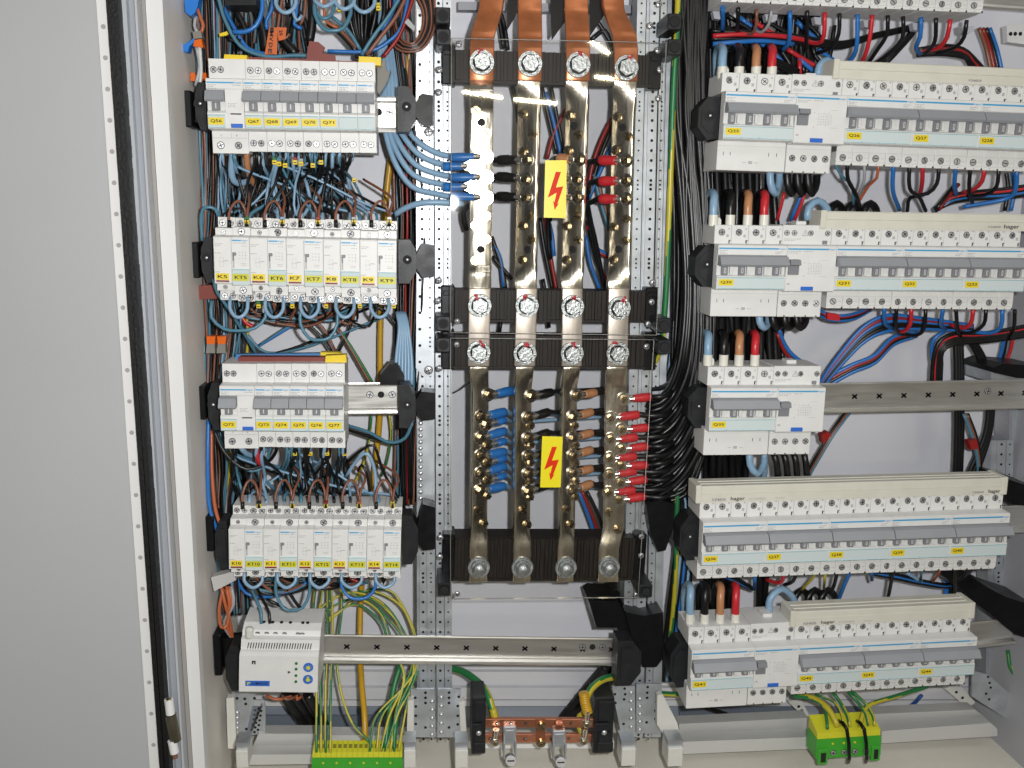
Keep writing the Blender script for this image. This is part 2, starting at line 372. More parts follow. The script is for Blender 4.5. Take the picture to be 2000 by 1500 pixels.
def contactor(row, u0, u1, label, code, grp):
    A, R, sc = row.frame(u0, u1, 17.5)
    t = thing('contactor', label, 'contactor', A, R, sc, grp)
    def f():
        mb = MB()
        mb.prism([(0,22.5),(0,-22.5),(1,-23),(10,-24),(10,-30.5),(23,-31),(23,-41),(58,-41),(58,41.5),(23,41.5),(23,32),(10,31),(10,24.5),(1,23)], .15, 17.35)
        for z0, z1 in ((36.5,41.6),(-41.1,-37)):
            for x in (4.5, 13): mb.box(x-2.6,x+2.6,22.6,23.3,z0,z1,1)
        return mb.mesh('body', [WHITE, WHT2])
    inst('body', cached('con_body', f), t)
    inst('front_plate', cached('con_fp', lambda: MB().box(.4,17.1,-.7,.3,-21.8,22.1,0,.4).mesh('front_plate', [WHITE])), t)
    stripe(t, 16, 18.6)
    printed(t, 1.6, 16.4, 8, 2, .7, y=-.9, gap=1.6); printed(t, 1.2, 7.5, 6, 1, .8, y=-.9)
    def g():
        mb = MB()
        for a in ((6,6.2,-6,3),(9.6,9.8,-6,3),(6,9.8,2.8,3),(6,9.8,-6,-5.8),(4.6,11.6,-1.7,-1.4),(8,15,-.6,-.3),(1,6,-11.6,-11),(11,14,-.2,.3)): mb.box(a[0],a[1],0,.1,a[2],a[3])
        return mb.mesh('wiring_diagram', [INKL])
    inst('wiring_diagram', cached('con_dg', g), t, (0,-.9,0))
    inst('red_bar', cached('con_rb', lambda: MB().box(2,14.5,-1.0,-.3,-21,-19.4).mesh('red_bar', [REDB])), t)
    ylabel(t, code, 8.2, -15.8, 12.8, 6.4, YEL, -.85)
    screws(t, [(8.3,9.8,27.3)], 1.9); screws(t, [(8.3,9.8,-27)], 1.9)
    screws(t, [(4.4,22.8,36),(12.8,22.8,36),(4.4,22.8,-36.5),(12.8,22.8,-36.5)], 2.7)
    return t
def timer(row, u0, u1, label, code, grp):
    A, R, sc = row.frame(u0, u1, 17.5)
    t = thing('timer_relay', label, 'relay', A, R, sc, grp)
    def f():
        mb = MB()
        mb.prism([(0,22.5),(0,-22.5),(1,-23.5),(8,-25),(8,-34),(23,-35),(23,-42),(58,-42),(58,41),(23,41),(23,33),(8,32),(8,24.5),(1,23)], .15, 17.35)
        for z0, z1 in ((36,41.1),(-42.1,-38)):
            for x in (4.5, 13): mb.box(x-2.6,x+2.6,22.6,23.3,z0,z1,1)
        return mb.mesh('body', [WHITE, WHT2])
    inst('body', cached('tim_body', f), t)
    stripe(t, 17, 19.6); printed(t, 1.6, 17.4, 13, 1, .7, y=-.18); printed(t, 10, 14.6, 5, 1, .6, y=-.18)
    def g():
        mb = MB()
        for i in range(9): mb.box(7+(i%3)*3, 8.4+(i%3)*3, 0, .1, 8-(i//3)*3, 8.5-(i//3)*3)
        mb.box(9,14,0,.1,-3,-2.6); mb.box(9,14,0,.1,-4.6,-4.2); mb.box(13.6,13.8,0,.1,0,8)
        return mb.mesh('wiring_diagram', [INKL])
    inst('wiring_diagram', cached('tim_dg', g), t, (0,-.18,0))
    inst('slider', cached('tim_sl', lambda: MB().box(1,2.4,-.35,.1,-7,8,1).box(1,4.6,-1.6,.1,5,8,0,.4).box(1,2.4,-1.0,.1,0,5,0,.3).mesh('slider', [DARKG, INKL])), t)
    def wn():
        mb = MB(); mb.box(.2,17.2,-1.4,.3,-24,-8,0,.5); mb.box(.2,17.2,-1.7,-1.2,-9,-8.2,1,.2); mb.box(.2,17.2,-1.7,-1.2,-12.4,-12.0,1)
        return mb.mesh('label_window', [WIN, WINE])
    inst('label_window', cached('tim_wn', wn), t)
    ylabel(t, code, 8.6, -16.2, 16, 6.8, YEL2, -1.55)
    screws(t, [(8.7,7.8,28),(8.7,7.8,-29.5)], 3.0)
    screws(t, [(4.4,22.8,35.6),(13,22.8,35.6),(4.4,22.8,-38),(13,22.8,-38)], 2.9)
    return t
def mcb4(row, u0, u1, label, code, big=False, top=True, grp='four pole circuit breakers on the right rails'):
    A, R, sc = row.frame(u0, u1, 70)
    t = thing('four_pole_breaker', label, 'circuit breaker', A, R, sc, grp)
    low = 53 if big else 43.5
    def f():
        mb = MB()
        p = [(0,22.5),(0,13.0),(1.4,12.2),(2.6,2.4),(2.6,-8),(0,-9.5),(0,-22.5),(1,-23.2),(14,-23.8),(14,23.8),(1,23.2)]
        mb.prism(p, .15, 69.85)
        for k in range(4):
            a, b = k*17.5+.15, k*17.5+17.35
            mb.box(a, b, 15, 58, 23, 43, 0, .35)
            if not big:
                mb.box(a, b, 15, 58, -43.5, -23, 0, .35)
                mb.box(a+1, b-1, 14.8, 15.2, -30.6, -30.4, 1); mb.box(a+.2, b-.2, 14.8, 15.2, -40.2, -40.0, 1)
                mb.box(a+12.5,a+15.5,14.8,15.1,-36.2,-35.8,1); mb.box(a+8,a+8.6,14.7,15.1,-42.2,-41.6,2)
                mb.box(b-1.4,b+.2,14.6,16,-43.6,-41.8,2)
            mb.box(b-2.6, b-1.5, 14.7, 15.2, 24.2, 27.6, 2); mb.box(b-2.6, b-.6, 14.7, 15.2, 26.9, 27.6, 2)
            mb.box(a+12, a+14.5, 14.8, 15.2, 30.4, 33.4, 1); mb.box(a+13.8, a+15.2, 14.7, 15.2, 38.5, 40, 1); mb.box(a+4.4,a+5.4,14.8,15.2,39.6,40.2,1)
            mb.box(a+13,a+15.6,13.9,16,42.2,43.4,0,.3)
            # recessed lever bays between the poles
            mb.box(k*17.5+12.6, k*17.5+15.8, -1.4, 2.8, -7.6, 1.6, 0, .4)
        if big:
            mb.box(.15, 69.4, 15, 58, -53, -23, 0, .5); mb.box(.5, 69, 14.8, 15.2, -28.6, -28.4, 1)
            for x in (6, 13, 52, 60): mb.box(x, x+.5, 14.8, 15.2, -38, -34.5, 2)
            mb.box(26, 30, 14.8, 15.2, -45, -44.4, 1); mb.box(32, 36, 14.8, 15.2, -46, -43, 1); mb.box(38, 42, 14.8, 15.2, -45, -44.4, 1)
        else:
            mb.box(.15, 69.85, 15.4, 58, -30, -23.4, 0)
        return mb.mesh('body', [WHITE, INKL, HOLE])
    inst('body', cached(('m4', big), f), t)
    stripe(t, 70, 19.4, h=1.2); printed(t, 1.5, 17.2, 9, 3, .7, gap=1.5); printed(t, 58, 16.6, 8, 2, .7, gap=1.6)
    inst('toggle', cached('m4tog', lambda: MB().prism([(2,12.4),(-6.5,11.2),(-11.5,3.4),(-9.5,1.4),(2.4,2.2)], .6, 69.6).mesh('toggle', [TOG])), t)
    for k in range(4):
        inst('lever', cached('m4lev', lambda: MB().box(4.4,11,-.8,2.8,-8,2.2,0,.5).box(7,8.8,-1.1,-.5,-6,-.5,1).box(7.5,8.3,-1.2,-.6,-5.4,-1,0).mesh('lever', [DARKG, WHITE])), t, (k*17.5,0,0))
    window(t, .8, 69, ticks=(17.8, 35.5, 52.5))
    screws(t, [(k*17.5+7.5, 14.8, 35.6) for k in range(4)], 3.0)
    if not big: screws(t, [(k*17.5+7.0, 14.8, -36) for k in range(4)], 3.0, 'slot')
    if code: ylabel(t, code, 9.5, -15.6, 15, 6.6)
    inst('rail_clip', cached('clip4', lambda: MB().poly([(2,43),(2,48),(4,50.5),(9,50.5),(11,48),(11,43)], 30, 42).mesh('rail_clip', [WHT2])), t)
    return t
def addon(row, u0, u1, label):
    A, R, sc = row.frame(u0, u1, 52.5)
    t = thing('residual_current_unit', label, 'residual current unit', A, R, sc, 'residual current units beside the four pole breakers')
    def f():
        mb = MB()
        mb.prism([(0,22.5),(0,-24),(1,-24.7),(15,-25.4),(15,23.8),(1,23.2)], .2, 52.3)
        mb.box(.2, 52.3, 15, 58, 23, 44, 0, .5); mb.box(.2, 47, 15, 58, -53, -24.5, 0, .5)
        mb.box(.5, 46.5, 14.8, 15.2, -29.4, -29.2, 1)
        for k in range(4): mb.box(7+k*11.5, 8.4+k*11.5, 14.7, 15.2, -52.6, -51.4, 2)
        mb.box(43, 48, 14.2, 15.2, 24.2, 28, 3)
        mb.box(20,31,30,44,44,48,0,.6)
        return mb.mesh('body', [WHITE, INKL, HOLE, DARKG])
    inst('body', cached('add_body', f), t)
    stripe(t, 52.5, 19.4, h=1.2); printed(t, 1.5, 17.2, 14, 2, .7, gap=1.6); printed(t, 18, 17.2, 10, 1, .7, gap=1.6)
    inst('toggle', cached('addtog', lambda: MB().prism([(1,9),(-6,8.2),(-7.5,3.4),(-2.5,2.2),(-2.0,-7),(1,-7.5)], 2, 13).mesh('toggle', [DARKG])), t)
    def g():
        mb = MB()
        for k in range(6): mb.box(24+k*2.6, 24.2+k*2.6, 0, .1, -7+(k%3), 7-(k%2)*3)
        for k in range(5): mb.box(22+(k%2)*3, 38-(k%3)*2, 0, .1, -6+k*2.6, -5.8+k*2.6)
        mb.box(36,44,0,.1,8,8.3); mb.box(36,44,0,.1,-9,-8.7); mb.box(19,20,0,.1,5,6); mb.box(19,20,0,.1,-9,-8); mb.box(2,5,0,.1,-17.5,-16)
        return mb.mesh('wiring_diagram', [INKL])
    inst('wiring_diagram', cached('add_dg', g), t, (0,-.18,0))
    inst('test_button', cached('addbtn', lambda: MB().box(17,30,-1.2,.3,-23.6,-19.4,0,.4).mesh('test_button', [BTN])), t)
    screws(t, [(4.5,14.8,35.6),(12.5,14.8,35.6),(30,14.8,35.6),(48,14.8,35.6)], 2.5)
    def w_():
        mb = MB(); pts = [(21,33),(24.2,38.6),(27.4,33)]
        for (a,b),(c,d) in zip(pts, pts[1:]+pts[:1]): mb.tube([(a,14.8,b),(c,14.8,d)], .18, 4)
        mb.box(24,24.4,14.7,14.9,34.4,36.4)
        return mb.mesh('warning_triangle', [INKG])
    inst('warning_triangle', cached('addtri', w_), t)
    printed(t, 2, 29.6, 18, 2, .6, y=14.8, gap=1.5)
    screws(t, [(6.5+k*11.6, 14.8, -38.5) for k in range(4)], 2.9, 'cross')
    return t
def comb(row, u0, u1, label, texts=()):
    A, R, sc = row.frame(u0, u1, 100); W = sc[0]*100
    t = thing('comb_busbar', label, 'busbar', A, R, (1,1,sc[2]), 'beige comb busbar covers')
    mb = MB()
    mb.prism([(13,40.5),(13,49.3),(12.4,49.6),(12.4,50),(13,50.3),(13,57),(14,58),(20,58),(20.5,57.2),(22,57.2),(22.5,58.2),(28,58.2),(28.5,57.4),(30,57.4),(30.5,58.4),(40,58.4),(40,40.5)], 6, W-6)
    mb.build('cover', CREAM, t)
    for x0, x1 in ((0,6.2),(W-6.2,W)):
        MB().box(x0,x1,12,41,40,59.3,0,.6).build('end_cap', CREAM, t)
    for s_, x, z, wd, ht, mt in texts: text(s_, t, x if x > 0 else W+x, 12.2 if 0 else 12.3, z, wd, ht, mt, .012)
    return t

# rows of the left field
r1 = Row(403.7,153.4,249.6, 732.6,160.7,254.5)
rcb_first = None
mcb_u = [403.7,476.5,513.4,550,586.5,623.4,660.3,697.5,732.6]
for k, c in enumerate(('Q67','Q68','Q69','Q70','Q71',None,None)):
    lb = ('white single pole breaker with grey toggle and yellow label %s, top left row'%c) if c else \
         ('white single pole breaker with empty label window, right of the one marked Q71','white single pole breaker with empty window, rightmost of the top left row')[k-5]
    mcb(r1, mcb_u[k+1], mcb_u[k+2], lb, c)
rcbo(r1, 403.7, 476.5, 'wide white residual current breaker with blue test button and yellow label Q56', 'Q56')
r2 = Row(417.5,462.7,553, 774.2,470.5,561)
us = [417.5,452.6,487.7,523.3,559.2,594.3,631.2,665,702.7,737.8,774.2]
for k in range(5):
    contactor(r2, us[2*k], us[2*k+1], 'white contactor with yellow label K%d above a dark red bar'%(k+5), 'K%d'%(k+5), 'contactors with red bars')
    timer(r2, us[2*k+1], us[2*k+2], 'white timer relay with dark slider and yellow-green label KT%d'%(k+5), 'KT%d'%(k+5), 'timer relays with sliders')
r3 = Row(429.7,755,840.5, 671.5,755.5,843)
u3 = [429.7,498,532.4,566.7,601.3,635.6,671.5]
rcbo(r3, u3[0], u3[1], 'wide white residual current breaker with blue test button and yellow label Q72', 'Q72')
for k in range(5):
    mcb(r3, u3[k+1], u3[k+2], 'white single pole breaker with yellow label Q%d in the row under the brown busbar'%(73+k), 'Q%d'%(73+k))
r4 = Row(446.6,1034,1111, 782.8,1036,1113)
u4 = [446.6,478.6,513.7,546,581,613,648,680,716,748.7,782.8]
for k in range(5):
    contactor(r4, u4[2*k], u4[2*k+1], 'white contactor with yellow label K%d above a dark red bar'%(k+10), 'K%d'%(k+10), 'contactors with red bars')
    timer(r4, u4[2*k+1], u4[2*k+2], 'white timer relay with dark slider and yellow-green label KT%d'%(k+10), 'KT%d'%(k+10), 'timer relays with sliders')
# rows of the right field
q0 = Row(1423,-128,-43, 1945,-104,-20)
e0 = [1423,1556,1688,1818,1946]
for k, wh in enumerate(('first from the left', 'second from the left', 'third from the left', 'last on the right')):
    mcb4(q0, e0[k], e0[k+1], 'four pole breaker cut by the top picture edge, %s'%wh, None)
q1 = Row(1414.8,178.5,269.5, 1913,198,288)
e1 = [1414.8,1552.7,1652.4,1783.7,1913,2041]
mcb4(q1, e1[0], e1[1], 'white four pole breaker with tall plain base and yellow label Q25', 'Q25', True)
addon(q1, e1[1], e1[2], 'white residual current unit with blue button, right of the breaker marked Q25')
for k in range(3): mcb4(q1, e1[k+2], e1[k+3], 'white four pole breaker with grey toggle bar and yellow label Q%d'%(26+k), 'Q%d'%(26+k))
comb(q1, 1630, 2050, 'beige comb busbar cover along the uppermost right row, above Q26 and Q27', [('KB480B', 151, 44.2, 14, 2.3, INKG)])
q2 = Row(1400.8,479,564, 1883.8,484.5,568)
e2 = [1400.8,1535,1631.8,1762,1883.8,2004]
mcb4(q2, e2[0], e2[1], 'white four pole breaker with tall plain base and yellow label Q30', 'Q30', True)
addon(q2, e2[1], e2[2], 'white residual current unit with blue button, right of the breaker marked Q30')
for k in range(3): mcb4(q2, e2[k+2], e2[k+3], 'white four pole breaker with grey toggle bar and yellow label Q%d'%(31+k), 'Q%d'%(31+k))
comb(q2, 1606, 2050, 'beige comb busbar cover above Q31 and Q32 with lettering at the right picture edge', [('KB480B', 191, 44.6, 14, 2.3, INKG), ('hager', 210, 44.6, 17, 5.2, INK)])
q3 = Row(1386.8,759.3,841.5, 1609.8,759,839.8)
mcb4(q3, 1386.8, 1517, 'white four pole breaker with tall plain base and yellow label Q35', 'Q35', True)
addon(q3, 1517, 1609.8, 'white residual current unit with blue button, right of Q35 beside the bare rail')
q4 = Row(1371.8,1023.5,1104, 1969,1004,1083.5)
e4 = [1371.8,1496,1618.5,1739,1856.5,1969]
for k in range(5): mcb4(q4, e4[k], e4[k+1], 'white four pole breaker with grey toggle bar and yellow label Q%d'%(36+k), 'Q%d'%(36+k))
comb(q4, 1362, 1972, 'long beige comb busbar cover over the five breakers Q36 to Q40', [('KB480B', 26, 43.7, 15, 2.9, INKG), ('hager', 47, 43.8, 16, 5.0, INK), ('AC230/400V', 69, 43.6, 19, 2.1, INKL), ('16 mm²', 95, 43.9, 11, 2.3, INKL), ('KB480B', -34, 43.6, 13, 2.3, INKG), ('hager', -15, 43.8, 14, 5.0, INK)])
q5 = Row(1350,1272.8,1348.4, 1905.7,1246.5,1316)
e5 = [1350,1472.6,1559,1681,1794.8,1905.7]
mcb4(q5, e5[0], e5[1], 'white four pole breaker with tall plain base and yellow label Q41', 'Q41', True)
addon(q5, e5[1], e5[2], 'white residual current unit with blue button, right of the breaker marked Q41')
for k in range(3): mcb4(q5, e5[k+2], e5[k+3], 'white four pole breaker with grey toggle bar and yellow label Q%d'%(42+k), 'Q%d'%(42+k))
comb(q5, 1548, 1909, 'short beige comb busbar cover over the lowest right row', [('KB480B', 23, 43.7, 15, 2.9, INKG), ('hager', 44, 43.8, 16, 5.0, INK), ('AC230/400V', 66, 43.6, 19, 2.1, INKL), ('16 mm²', 92, 43.9, 11, 2.3, INKL)])

# twilight switch at the lower left
rl = Row(467,1280,1351, 621,1282,1353)
A, R, sc = rl.frame(467, 621, 87.5)
tw = thing('twilight_switch', 'wide white twilight switch with two round blue dials and a blue name plate', 'twilight switch', A, R, sc)
mb = MB(); mb.prism([(0,22),(0,-22),(1.5,-23.5),(14,-25),(58,-25),(58,52),(26,50),(17,45),(15,39),(9,37.5),(8,26),(4,25)], 0, 87.5)
mb.build('body', WHITE, tw)
MB().box(0,87.5,12,20,-28.5,-24.5,0,.4).build('lower_lip', WHT2, tw)
mb = MB()
for k in range(25): mb.add([(7+k*2.9,8.4,27),(8+k*2.9,8.4,27),(9.3+k*2.9,9.0,34),(8.2+k*2.9,9.0,34)], [[0,1,2,3]])
o = mb.build('vent_slots', HOLE, tw); o.location = (0,-.0012,0)
hm = cached('twh', lambda: MB().cyl((0,-.5,0),(0,1,0),2.4,.6,16,1,sm=False).cyl((0,-.7,0),(0,1,0),1.9,.4,14,0).mesh('terminal_screw', [STEEL, HOLE]))
for x in (17,27,37,47,62,67): inst('terminal_screw', hm, tw, (x, 15.2, 42), (.6,0,0))
mb = MB()
for x in (22,32,42,52,66,71.5): mb.cyl((x,25,50.4),(0,-.3,1),1.9,.6,12)
mb.build('cable_entry', HOLE, tw)
MB().box(5,13,5.5,12,38,52,0,2).build('corner_recess', WHT2, tw)
text('LUMINOX', MB().box(7,34,-.3,.1,-15,-8.5,0).build('name_plate', BTN, tw), 23, -.45, -11.7, 18, 3.4, INK, .02)
MB().poly([(9,-13.6),(9,-10.2),(12.6,-10.2),(12.6,-11.4),(10.4,-11.4),(10.4,-13.6)], -.5, -.2).build('plate_symbol', GYL, tw)
MB().box(14,18,-.3,.1,12,16).box(15.6,16.4,-.4,.1,12,14.6,1).build('square_mark', [INK, WHITE], tw)
for z in (13.5, 6.5, -1.5, -9): MB().cyl((63,-.4,z),(0,1,0),1.7,.6,14).build('indicator_light', WM['green'], tw)
MB().cyl((55,-.2,2.6),(0,1,0),1.7,.4,14,0).cyl((55,-.3,2.6),(0,1,0),.9,.3,10,1).build('adjuster', [STEEL, HOLE], tw)
for z in (9, -6):
    d = MB().cyl((76.5,-.6,z),(0,1,0),5.6,.8,28).build('dial', BTN, tw)
    mb = MB().cyl((76.5,-.8,z-.4),(0,1,0),2.2,.4,16)
    for k in range(8 if z > 0 else 1):
        an = k*math.pi/4; mb.tube([(76.5+2.6*math.cos(an),-.8,z-.4+2.6*math.sin(an)),(76.5+4*math.cos(an),-.8,z-.4+4*math.sin(an))], .25, 4)
    if z < 0: mb.box(75.4,77.6,-.9,-.4,z+1.6,z+3.8)
    mb.build('dial_symbol', GYL, d)
# ------------------------------------------------------------------ cabinet
def lin(a, b, k): return a+(b-a)*k
def slab(mb, cs, Y, th, mi=0):
    """box whose front face has its corners at four pixels of plane Y and which is th mm thick"""
    A = [P(u, v, Y) for u, v in cs]; B = [p+Vector((0, th, 0)) for p in A]
    return mb.add(A+B, [[0,1,2,3],[7,6,5,4],[0,4,5,1],[1,5,6,2],[2,6,7,3],[3,7,4,0]], mi)
def vs_(u0t, u1t, u0b, u1b, v0=-200, v1=1700):
    f = lambda a, b, v: a+(b-a)*v/1500
    return [(f(u0t,u0b,v0),v0),(f(u1t,u1b,v0),v0),(f(u1t,u1b,v1),v1),(f(u0t,u0b,v1),v1)]
def rect(u0, v0, u1, v1): return [(u0,v0),(u1,v0),(u1,v1),(u0,v1)]
FZ = -760
cab = thing('cabinet', 'off-white steel switch cabinet with pale back panel and galvanised side wall, standing open', 'cabinet', (80, 110, FZ))
def child(mb, name, mats, root):
    o = mb.build(name, mats); o.parent = root; o.matrix_parent_inverse = Matrix.Translation(-root.location); return o
def rchild(mb, name, mats, root):       # geometry in world mm under an unrotated root
    off = root.location/S; mb.v = [p-off for p in mb.v]; return mb.build(name, mats, root)
XL0, XL1 = P(317,0,-95).x, P(400,1500,-95).x; XR = P(1935,900,110).x
rchild(slab(MB(), rect(300,-250,2100,1312), 110, 3), 'back_panel', PAINTB, cab)
mb = MB(); A = P(320,-60,-92); Z0 = P(317,-250,-95).z
mb.box(XL0-6, XL0-3, -94.8, 113, FZ, Z0); rchild(mb, 'side_wall', SIDEP, cab)
rchild(slab(MB(), vs_(284,317,377.5,400.5), -95.5, 14), 'front_rim', PAINT, cab)
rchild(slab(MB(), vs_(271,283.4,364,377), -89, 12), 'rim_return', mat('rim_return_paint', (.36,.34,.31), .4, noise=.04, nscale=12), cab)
rchild(MB().box(XL0-20, XR+3, -112, 113, FZ-4, FZ), 'floor_tray', FLOORP, cab)
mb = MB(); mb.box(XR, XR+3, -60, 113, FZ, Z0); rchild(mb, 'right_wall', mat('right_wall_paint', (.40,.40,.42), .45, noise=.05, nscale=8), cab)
# stepped lower flange of the back panel
mb = MB()
slab(mb, rect(430,1300,2050,1312), 104, 8); slab(mb, rect(430,1312,2050,1342), 97, 16); slab(mb, rect(430,1343.5,2050,1366), 90, 20)
slab(mb, rect(430,1368,2050,1379), 95, 15)
rchild(mb, 'lower_flange', mat('flange_paint', (.60,.60,.62), .4, noise=.05, nscale=8), cab)
rchild(slab(MB(), rect(300,1380,2100,1450), 112, 3), 'lower_panel', mat('lower_panel_shade', (.26,.29,.34), .5), cab)  # blue-grey tone stands in for the shadowed opening under the flange

door = bpy.data.objects.new('door', None); COL.objects.link(door); door.location = P(187,750,-112)*S; door.empty_display_size = .01; DOORPAR = 1
rchild(slab(MB(), vs_(-700,187.5,-560,292.5), -112, 14), 'door_panel', DOORP, door)
mb = slab(MB(), vs_(187.5,207,292.5,312), -114.5, 16)
for k in range(-3, 30):
    v = 52+k*61*(1-.0*k); u = lin(198, 303, v/1500); p = P(u, v, -114.6); mb.cyl(p, (0,1,0), 2.1, .3, 14, 1, sm=False)
rchild(mb, 'perforated_strip', [PAINT, mat('punched_recess_shade', (.36,.355,.35), .5)], door)  # flat grey discs, their tone painted as the shade of shallow recesses
mb = MB()
N = 90
for k in range(N):
    v0 = -200+k*1900/N; v1 = v0+1900/N*1.02
    for j, (ua, ub) in enumerate(((207,217.5),(217.5,229))):
        j0 = random.uniform(-.7,.7)
        f = lambda a, b, v: a+(b-a)*v/1500
        slab(mb, [(f(ua,ua+104.5,v0)+j0*0,v0),(f(ub,ub+102.5,v0),v0),(f(ub,ub+102.5,v1),v1),(f(ua,ua+104.5,v1),v1)], -119-random.uniform(0,1.6), 14)
rchild(mb, 'foam_seal', FOAM, door)
rchild(slab(MB(), vs_(229,246,331.5,340), -108, 12), 'edge_fold', mat('door_fold_paint', (.42,.45,.47), .35, noise=.03), door)
fr = thing('door_frame_profile', 'blue-grey upright hinge profile between the black seal and the white cabinet rim', 'profile', (P(255,750,-104)))
rchild(slab(MB(), vs_(246,262,340,356), -100, 12), 'recessed_web', DOORB, fr)
rchild(slab(MB(), vs_(262,266.5,356,360), -106, 14), 'raised_bead', mat('bead_paint', (.50,.51,.53), .3), fr)
rchild(slab(MB(), vs_(266.5,271,360,364.5), -97, 10), 'dark_gap', mat('gap_shade_blue', (.10,.13,.2), .4), fr)  # solid strip, its dark blue painted as the shade in a gap
hg = thing('hinge', 'white two-knuckle door hinge with a bare metal middle barrel near the bottom of the frame', 'hinge', P(335,1400,-118))
def hc(u0, v0, u1, v1, Y, r, name, mt, extra=0):
    a = P(u0,v0,Y); b = P(u1,v1,Y); c = hg.location/S
    mb = MB().cyl(a-c, b-a, r, (b-a).length, 20); mb.build(name, mt, hg)
hc(329.5,1366,333,1394,-122,4.3,'knuckle',PAINT); hc(333,1395,343,1446,-120,5.6,'barrel',mat('hinge_steel',(.32,.30,.24),.32,1,noise=.15)); hc(336,1446,341,1470,-122,4.3,'knuckle',PAINT)
hc(329.3,1364.5,329.6,1366.5,-122,2.8,'pin',BRASS); hc(341,1470,342,1480,-122,2.6,'pin',mat('rusty_pin',(.2,.09,.05),.6))

door.parent = cab; door.location -= cab.location; door['label'] = 'light grey steel door standing open at the left with black foam seal along its edge'
# ------------------------------------------------------------------ uprights
def upright(label, cols, v0, v1, Y=8, th=24, zones=True):
    u0, u1 = cols[0][0], cols[-1][1]
    t = thing('perforated_upright', label, 'upright', P((u0+u1)/2, v1, Y), group='galvanised perforated uprights')
    base = t.location/S; m_ = MB(); h_ = MB()
    for (a, b, a2, b2, hole) in cols:
        f = lambda x, y, v: x+(y-x)*v/1500
        slab(m_, [(f(a,a2,v0),v0),(f(b,b2,v0),v0),(f(b,b2,v1),v1),(f(a,a2,v1),v1)], Y+(0 if hole else 3), th)
        if hole:
            v = v0+8; k = 0
            while v < v1-6:
                for dv in ((0, 8.5, 17) if k%7 == 5 else (0,)):
                    p = P(f((a+b)/2,(a2+b2)/2,v+dv), v+dv, Y-.1); m_.cyl(p, (0,1,0), 1.6 if hole == 1 else 1.1, .2, 10, 1, sm=False)
                v += 19.5+ (17 if k%7 == 5 else 0); k += 1
    m_.v = [p-base for p in m_.v]; o = m_.build('profile', [ZINC, HOLE], t); return t
upright('left one of the two uprights between the left breakers and the busbars', [(812,818,815,819,0),(818,828,819.5,835,1),(829,845.5,835.5,851,2)], -60, 1440)
upright('right one of the two uprights between the left breakers and the busbars', [(848.5,864,853,868,1),(865.5,881,869,883,2)], -60, 1440)
upright('upright just right of the four busbars with two rows of holes', [(1245,1262,1212,1229,2),(1263.5,1269,1230,1236,0),(1270,1288,1237,1254,1)], -60, 1440)
upright('narrow upright beside the green cable, right of the busbar field', [(1291,1303,1258,1271,2),(1304,1312,1272,1290,0)], -60, 1440, Y=14)
upright('perforated upright at the far right edge of the cabinet', [(1956,1968,1921,1932,0),(1969,1985,1933,1950,1),(1986,1998,1951,1966,2)], 860, 1420, Y=60)
sp_ = thing('side_profile', 'plain galvanised upright profile in the upper right corner beside the right wall', 'profile', P(1970,980,70))
rchild(slab(MB(), [(1978,735),(2040,735),(2040,985),(1972,975)], 70, 30), 'web', ZINC, sp_); rchild(slab(MB(), [(1974,745),(1977.5,745),(1971,978),(1967,978)], 66, 30), 'lip', STEEL, sp_)
# bright stiffener plates screwed on the left upright
def plate(name, label, poly, Y, th, mt, holes=(), hr=2, cat='plate', group=None):
    us_ = [p[0] for p in poly]; vv = [p[1] for p in poly]
    t = thing(name, label, cat, P(sum(us_)/len(us_), max(vv), Y), group=group); c = t.location/S
    A = [P(u,v,Y)-c for u, v in poly]; n = len(A); B = [a+Vector((0,th,0)) for a in A]
    MB().add(A+B, [list(range(n)), list(range(2*n-1,n-1,-1))]+[[i,i+n,(i+1)%n+n,(i+1)%n] for i in range(n)]).build('sheet', mt, t)
    if holes:
        mb = MB()
        for h in holes: mb.cyl(P(h[0],h[1],Y-.15)-c, (0,1,0), h[2] if len(h) > 2 else hr, .3, 12, sm=False)
        mb.build('punched_holes', HOLE, t)
    return t
def sscrew(u, v, Y, r=4.2, label=None, parent=None):
    t = MB().dome((0,0,0),(0,-1,0),r,1.6,16,0).box(-r*.6,r*.6,-2.1,-.8,-r*.1,r*.1,1).box(-r*.1,r*.1,-2.1,-.8,-r*.6,r*.6,1)
    me = cached(('ss', r), lambda: t.mesh('screw', [STEEL, HOLE])); o = bpy.data.objects.new('screw', me); COL.objects.link(o)
    o.location = P(u,v,Y)*S; o.rotation_euler = (0, random.uniform(0,1.5), 0)
    if parent: o.parent = parent; o.location = (P(u,v,Y)*S-parent.location)
    else: tag(o, label, 'screw', 'small cross-head screws round the busbar supports')
    return o
for (lb, v0, v1, nh) in (('upper bright angled plate on the left upright, beside the coil of brown wire', 18, 270, 7), ('middle bright angled plate on the left upright between K9 and the busbars', 535, 735, 6)):
    pl = plate('stiffener_plate', lb, [(814,v0),(838,v0),(838,v1-50),(845,v1-38),(845,v1),(826,v1),(812,v1-16)], 4, 2.5, SILV if v0 < 100 else ZINC, [(820, v0+12+k*32) for k in range(nh)], 1.6, group='stiffener plates on the left upright')
    sscrew(837, v1-12, 3.5, 5, parent=pl)
lat = thing('lattice_strip', 'bright galvanised strip with a chain of punched diamonds on the left upright', 'strip', P(823,985,3)); c = lat.location/S
mb = MB()
for k in range(17):
    v = 778+k*12.2; p = P(821.5, v, 3)-c; mb.dome(p,(0,-1,0),2.6,1.6,8,0)
mb.build('embossed_chain', SILV, lat)
pl = MB(); A = [P(u,v,5)-c for u,v in rect(815,770,847,985)]; pl.add(A, [[0,1,2,3]]); pl.build('sheet', ZINC, lat)

